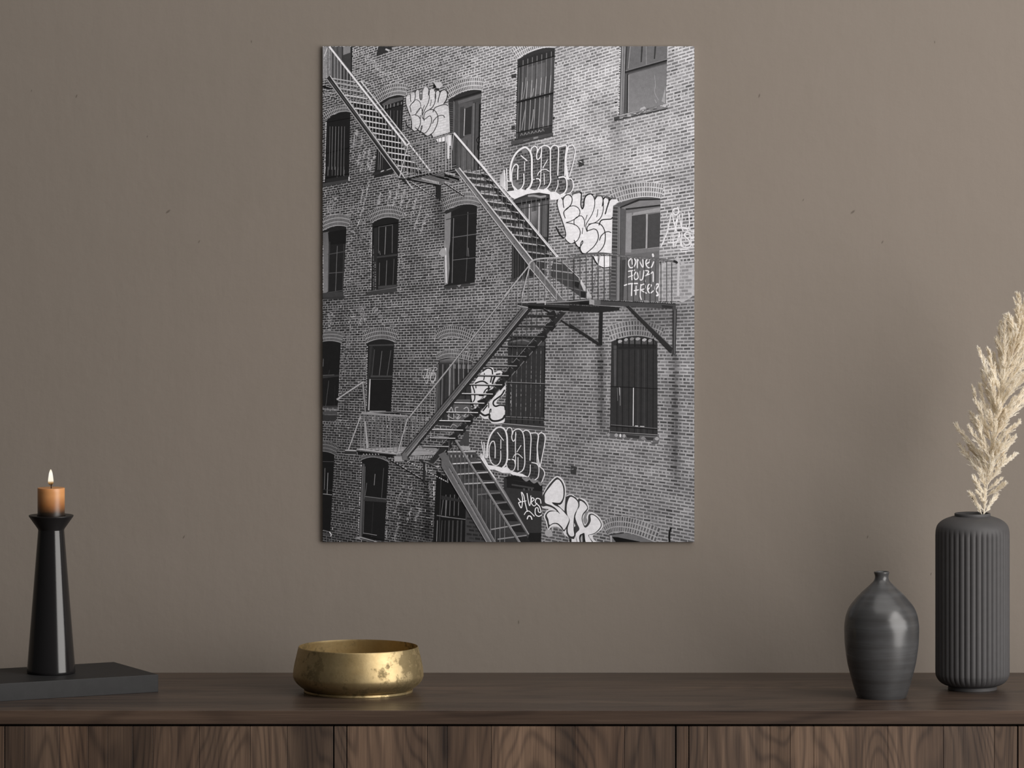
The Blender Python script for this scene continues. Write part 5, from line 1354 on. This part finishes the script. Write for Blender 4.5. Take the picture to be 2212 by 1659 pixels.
# second landing: rail, balusters, deck, brackets
I.cr = 'E'
balusters('E', (935, 1005, 1078, 1148, 1215, 1288, 1358, 1433, 1508, 1582), lambda x: 1170 + max(0, (1210 - x)) * .9 if x < 1210 else 1175, lambda x: 1700 + (1659 - x) * .06, 1.4, (110, 160))
I.cv([(1080, 1262), (1110, 1215), (1200, 1182), (1430, 1165), (1659, 1160)], 3.2, 160)
I.line((1095, 1265), (990, 1659), 2.6, 160); I.cr = 'H'; I.line((1010, 0), (980, 140), 2.2, 170)
I.cr = 'F'
balusters('F', (60, 137, 215, 295, 370, 447, 520, 600, 665, 745, 820, 895, 965, 1035, 1102, 1172, 1245, 1310), lambda x: 1150 if x < 250 else 1125 + (x - 450) * .12 if x > 450 else 1135, lambda x: 1720 + (x * .03), 1.9, (60, 84))
I.line((390, 1140), (295, 1650), 1.6, 120); I.line((620, 1150), (615, 1720), 3.2, 120)
I.cr = 'F'
I.cv([(0, 1152), (150, 1140), (250, 1118), (420, 1112), (560, 1128), (700, 1146), (900, 1165), (1120, 1182), (1370, 1220)], 4.8, 92)
dashes((0, 1148, 'F'), (560, 1122, 'F'), 1.6, 120, 170, 14); dashes((600, 1140, 'F'), (1350, 1210, 'F'), 1.2, 110, 150, 16); I.cv([(1345, 1210), (1375, 1228)], 5.2, 40)
I.cr = 'H'
I.poly([(930, 148), (1070, 150), (1300, 130), (1659, 118), (1659, 245), (1300, 222), (1070, 195), (930, 178)], 44)
I.line((930, 150), (1090, 162), 2.4, 56); I.line((935, 180), (1075, 205), 2.2, 150); I.line((985, 140), (1300, 128), 1.8, 172); I.line((1180, 145), (1659, 125), 1.8, 150)
for k in range(26):
    a = lerp((1290, 150), (1659, 165), k / 26); I.line(a, (a[0] + 5, a[1] + 14), 1.2, 120)
I.poly([(1070, 175), (1659, 215), (1659, 250), (1070, 215)], 22); I.line((1290, 130), (1290, 170), 1.8, 190)
I.line((1265, 215), (1659, 475), 3.6, 36); I.line((1275, 212), (1659, 462), .8, 96)
I.cr = 'I'
I.poly([(0, 110), (260, 95), (300, 165), (640, 205), (640, 240), (390, 268), (0, 252)], 36); I.line((0, 128), (260, 105), 2, 140); dashes((0, 165, 'I'), (380, 190, 'I'), 1.4, 70, 140, 26); I.line((130, 150), (250, 150), 5, 22)
I.poly([(310, 110), (700, 122), (1362, 160), (1362, 222), (700, 185), (300, 168)], 66); I.line((390, 112), (1360, 155), 2.6, 34); dashes((390, 105, 'I'), (1360, 150, 'I'), 1.4, 100, 170, 40); I.line((300, 170), (720, 200), 1.2, 140)
I.poly([(255, 92), (318, 110), (318, 165), (255, 165)], 150); I.poly([(318, 110), (400, 115), (400, 165), (318, 165)], 92); I.poly([(950, 112), (1010, 114), (1000, 140), (960, 138)], 130)
I.line((650, 205), (730, 200), 1, 130)
I.poly([(388, 240), (430, 240), (420, 690), (374, 690)], 34); I.poly([(0, 405), (380, 655), (372, 690), (0, 440)], 36); I.line((0, 402), (375, 648), 1, 88)
I.poly([(1326, 215), (1378, 222), (1360, 815), (1322, 815)], 70); I.line((1335, 240), (1330, 800), 1.2, 34); I.line((1372, 225), (1355, 800), 1.6, 40); I.line((1352, 240), (1345, 800), 1.2, 104)
I.poly([(730, 190), (765, 178), (1318, 718), (1308, 792), (1270, 760)], 42); I.line((768, 182), (1316, 715), 1.2, 96)
I.poly([(1180, 170), (1330, 185), (1320, 215), (1190, 205)], 44)
# lower left balcony
I.cr = 'G'
I.line((220, 1382), (566, 1152), 3.0, 158); I.line((232, 1385), (560, 1170), 1.0, 74); I.poly([(545, 1170), (568, 1165), (598, 1545), (580, 1545)], 132); I.line((570, 1170), (598, 1540), 1.0, 40); I.poly([(218, 1370), (255, 1355), (262, 1375), (228, 1392)], 150)
I.line((620, 1558), (1420, 1545), 3.0, 24); I.line((620, 1548), (1420, 1535), 1.0, 150); I.line((1620, 1540), (1659, 1545), 2.4, 140)
I.pl([(500, 1655), (535, 1562), (1130, 1605)], 3.0, 132); I.line((540, 1548), (1130, 1590), 1.2, 170)
I.line((1110, 1659), (1659, 978), 3.0, 150); I.line((1125, 1659), (1659, 995), 1.2, 70)
balusters('G', (1250, 1305, 1362, 1418, 1475, 1530), lambda x: 1640 - (x - 1130) * 1.23, lambda x: 1659, .9, (110, 150))
for x in range(560, 1420, 36): I.line((x, 1575 + (x - 560) * .04), (x + 3, 1659), 1.4, arng.uniform(96, 160))
I.cr = 'J'
I.poly([(480, 415), (640, 398), (900, 400), (1250, 372), (1480, 400), (1560, 440), (1490, 486), (1200, 500), (1060, 500), (740, 460)], 128)
for k in range(14): I.line((560 + k * 40, 412 + k * 5), (1250 + k * 22, 380 + k * 8), 1.3, 184 if k % 2 else 74)
I.up()
balusters('J', range(530, 1500, 47), lambda x: 0, lambda x: 415 + max(0, (x - 520)) * .08 if x < 1060 else 480 - (x - 1060) * .45, 1.2, (105, 150), -3)
balusters('J', range(548, 1400, 62), lambda x: 0, lambda x: 390, .9, (80, 120), -14)
I.line((525, 0), (370, 425), 2.6, 150); I.line((1128, 20), (990, 505), 2.6, 150); I.poly([(577, 60), (592, 60), (628, 400), (600, 408)], 150)
I.poly([(328, 430), (470, 428), (482, 490), (330, 490)], 46); I.line((328, 432), (475, 438), 2.4, 160); I.line((328, 488), (465, 490), 1.4, 150)
I.line((470, 425), (1060, 498), 3.2, 100); I.line((480, 415), (1000, 480), 1.4, 180); I.poly([(490, 445), (1000, 492), (900, 520), (780, 500), (500, 480)], 20)
for k in range(6): I.line((560 + k * 38, 478), (572 + k * 38, 488), 1.6, 170)
I.poly([(955, 512), (1085, 505), (1085, 572), (958, 572)], 142)
for k in range(16): I.line((1162 + k * 21, 512 - k * 1), (1166 + k * 21, 556 - k * 2), 1.8, 178)
for k in range(16): I.line((1172 + k * 21, 512 - k * 1), (1176 + k * 21, 556 - k * 2), 1.6, 26)
I.line((860, 525), (1360, 832), 3.2, 24); dashes((875, 528, 'J'), (1330, 805, 'J'), 1.8, 120, 165, 13)
I.line((1120, 572), (1659, 852), 2.8, 30); dashes((1120, 570, 'J'), (1659, 848, 'J'), 2.0, 150, 195, 20)
I.poly([(1330, 600), (1370, 600), (1350, 860), (1330, 850)], 40); I.line((1362, 600), (1362, 690), 1.8, 150); I.line((1280, 560), (1500, 650), 2.0, 40); I.blob([(1480, 640), (1530, 632), (1525, 650)], 170); I.line((1590, 670), (1590, 700), 1.6, 150); I.line((1642, 740), (1642, 830), 1.6, 140)
# third flight, going down to the left
tr = ((300, 1060, 1400, 60), (437, 945, 1390, 66), (568, 840, 1280, 74), (697, 740, 1160, 92), (822, 640, 1050, 110), (943, 530, 930, 132), (1068, 425, 822, 150), (1185, 315, 740, 172), (1303, 215, 620, 190), (1420, 115, 512, 196), (1540, 10, 430, 200), (1650, -90, 335, 200), (1765, -160, 240, 190), (1870, -190, 140, 180), (1975, -280, 60, 170))
I.cr = 'H'
I.poly([(1480, 250), (1562, 270), (345, 1659), (-130, 2200), (-200, 2180), (-30, 1980), (260, 1659)], 42)
for t in [i / 34 for i in range(34)]:
    a = lerp((1440, 260), (-20, 1960), t); b = (a[0] + 40, a[1] + 26)
    if i % 1 == 0: I.line(a, b, 1.4, arng.uniform(70, 130))
I.line((1440, 255), (-40, 1970), 1.2, 120); I.line((1562, 272), (330, 1680), 2.0, 104); I.line((330, 1680), (-140, 2210), 2.0, 110)
for y, x0, x1, c in tr: I.poly([(x1 - 90, y - 20), (x1 + 10, y - 60), (x1 + 40, y + 10), (x1 - 20, y + 80)], 34)
I.up()
for y, x0, x1, c in tr:
    I.poly([(x0, y + 4), (x1, y + 12), (x1 - 16, y + 26), (x0 - 8, y + 18)], 30); I.line((x0, y), (x1, y + 8), 1.9, c)
balusters('H', (60, 120, 182, 243, 305, 365, 432, 530, 595, 660, 730, 800, 862, 930, 990), lambda x: 0 if x > 830 else (830 - x) * 1.265, lambda x: min(1659, 240 + (1060 - x) * 1.2), 1.1, (104, 160))
balusters('H', (870, 930, 995, 1055, 1120, 1185, 1250), lambda x: 240 + max(0, 1060 - x) * 1.2 if x < 1060 else 230, lambda x: 310 + (1300 - x) * 1.15, 1.2, (46, 70))
I.up()
I.poly([(1000, 208), (1098, 216), (-220, 1760), (-470, 2150), (-530, 2160), (-545, 2080)], 96)
I.poly([(1065, 216), (1125, 220), (-480, 2150), (-470, 2110)], 38); I.line((1000, 210), (-545, 2080), 1.6, 50); I.line((1066, 222), (-480, 2100), 1.2, 150); I.line((1010, 232), (-500, 2060), 2.0, 64)
for t in (.05, .16, .3, .41, .42, .52, .62, .63, .73, .84): 
    a = lerp((1030, 240), (-470, 2080), t); I.cv([a, (a[0] + 3, a[1] + 3)], 1.5, 28)
I.line((838, -10), (0, 1052), 2.8, 150); I.line((850, -10), (10, 1056), 1.0, 64)
I.cr = 'E'; I.line((1088, 1262), (765, 1659), 2.8, 158)
# lowest flight
I.cr = 'K'
I.poly([(50, 420), (470, 560), (560, 700), (1080, 1510), (1060, 1612), (640, 1612), (20, 560)], [60, 74, 70, 60, 50, 44, 60])
I.poly([(40, 440), (390, 440), (440, 520), (90, 570)], 66); I.line((40, 450), (400, 445), 3.0, 172); I.line((170, 390), (330, 420), 5, 190); I.poly([(120, 370), (320, 380), (330, 430), (240, 430)], 150)
for k in range(13): I.line((60 + k * 26, 490), (62 + k * 26, 522), 1.8, 160 if k % 2 else 30)
I.up()
sr = ((605, 100, 470, 585, 190), (738, 170, 560, 712, 176), (862, 250, 640, 842, 166), (1000, 420, 715, 975, 104), (1118, 620, 800, 1095, 112), (1255, 750, 885, 1238, 112), (1445, 600, 975, 1378, 140), (1570, 680, 1052, 1520, 128))
for y0, x0, x1, y1, c in sr:
    I.poly([(max(x0, x1 - 190), y1 + 20), (x1, y1 + 12), (x1 + 60, y1 + 105), (x1 - 60, y1 + 100)], 32); I.line((x0, y0), (x1, y1), 2.6, c)
for y0, x0, x1, y1, c in sr[:5]: I.poly([(x0 + 60, y0 + 8), (x1 - 120, y1 + 14), (x1 - 90, y1 + 60), (x0 + 100, y0 + 66)], 48)
I.poly([(455, 520), (500, 560), (780, 960), (1085, 1500), (1060, 1515), (740, 980)], [190, 150, 90, 96, 80, 70]); I.line((470, 530), (660, 810), 2.2, 212); I.line((640, 790), (1080, 1508), 1.8, 150)
balusters('K', (58, 108, 160, 210, 262, 312, 366, 422, 478, 535, 592, 650, 710, 770), lambda x: max(310, 300 + (x - 140) * 1.585), lambda x: 520 + (x - 30) * 1.75, 1.2, (88, 130))
I.poly([(-40, 480), (35, 520), (660, 1612), (545, 1612), (-40, 640)], 92); I.line((0, 690), (545, 1615), 1.8, 130); I.line((35, 520), (655, 1612), 2.4, 118); I.line((20, 590), (600, 1612), 3.6, 122); I.line((60, 640), (620, 1612), 1.0, 44)
for k in range(7): I.cv([(15 + k * 82, 686 + k * 140 - 110), (18 + k * 82, 690 + k * 140 - 110)], 1.5, 40)
I.line((140, 300), (965, 1615), 5.0, 112); I.line((128, 305), (945, 1615), 1.0, 50); I.line((150, 300), (975, 1615), 1.0, 150)
I.cr = 'J'
I.poly([(1520, 490), (1600, 450), (1659, 520), (1659, 700), (1570, 560)], 92)

# ---- build the sheet
EXPO_ART = 1.0
ps = F / (D - PD)
pc = P((ART_X0 + ART_X1) / 2, (ART_Y0 + ART_Y1) / 2, 0)
poster = empty('photo_print', (pc.x, -0.002, pc.z))
tag(poster, 'tall black-and-white print of a graffitied brick facade with fire stairs, on the wall', 'wall print')
hx_, hz_ = (ART_X1 - ART_X0) / 2 / ps, (ART_Y1 - ART_Y0) / 2 / ps
ctr = P((ART_X0 + ART_X1) / 2, (ART_Y0 + ART_Y1) / 2, PD)
bm = bmesh.new(); add_box(bm, -hx_, hx_, -(PD - 0.0028) + 0.002, 0.0, -hz_, hz_)
panel = obj('panel', bm, mat_simple('print_board', rgb(205, 203, 198), 0.6), poster)
panel.location.z = ctr.z - pc.z; panel.location.x = ctr.x - pc.x
me = bpy.data.meshes.new('printed_sheet')
NL = I.top + 2
vs = [((x - PX0) / ps - pc.x, -(PD - 0.0026 + 0.0016 * l / NL) + 0.002, CAMZ - (y - PY0) / ps - pc.z) for x, y, l in I.v]
me.from_pydata(vs, [], I.f)
att = me.attributes.new('ink', 'FLOAT_COLOR', 'POINT')
buf = np.ones((len(vs), 4), dtype=np.float32)
g = np.clip(np.array(I.c, dtype=np.float32), 4, 250) / 255.0
gl = np.where(g <= 0.04045, g / 12.92, ((g + 0.055) / 1.055) ** 2.4) * INK_GAIN
buf[:, 0] = gl * 0.985; buf[:, 1] = gl * 0.985; buf[:, 2] = gl * 1.04
att.data.foreach_set('color', buf.ravel())
me.materials.append(mat_print())
sheet = bpy.data.objects.new('printed_sheet', me)
COL.objects.link(sheet); sheet.parent = poster
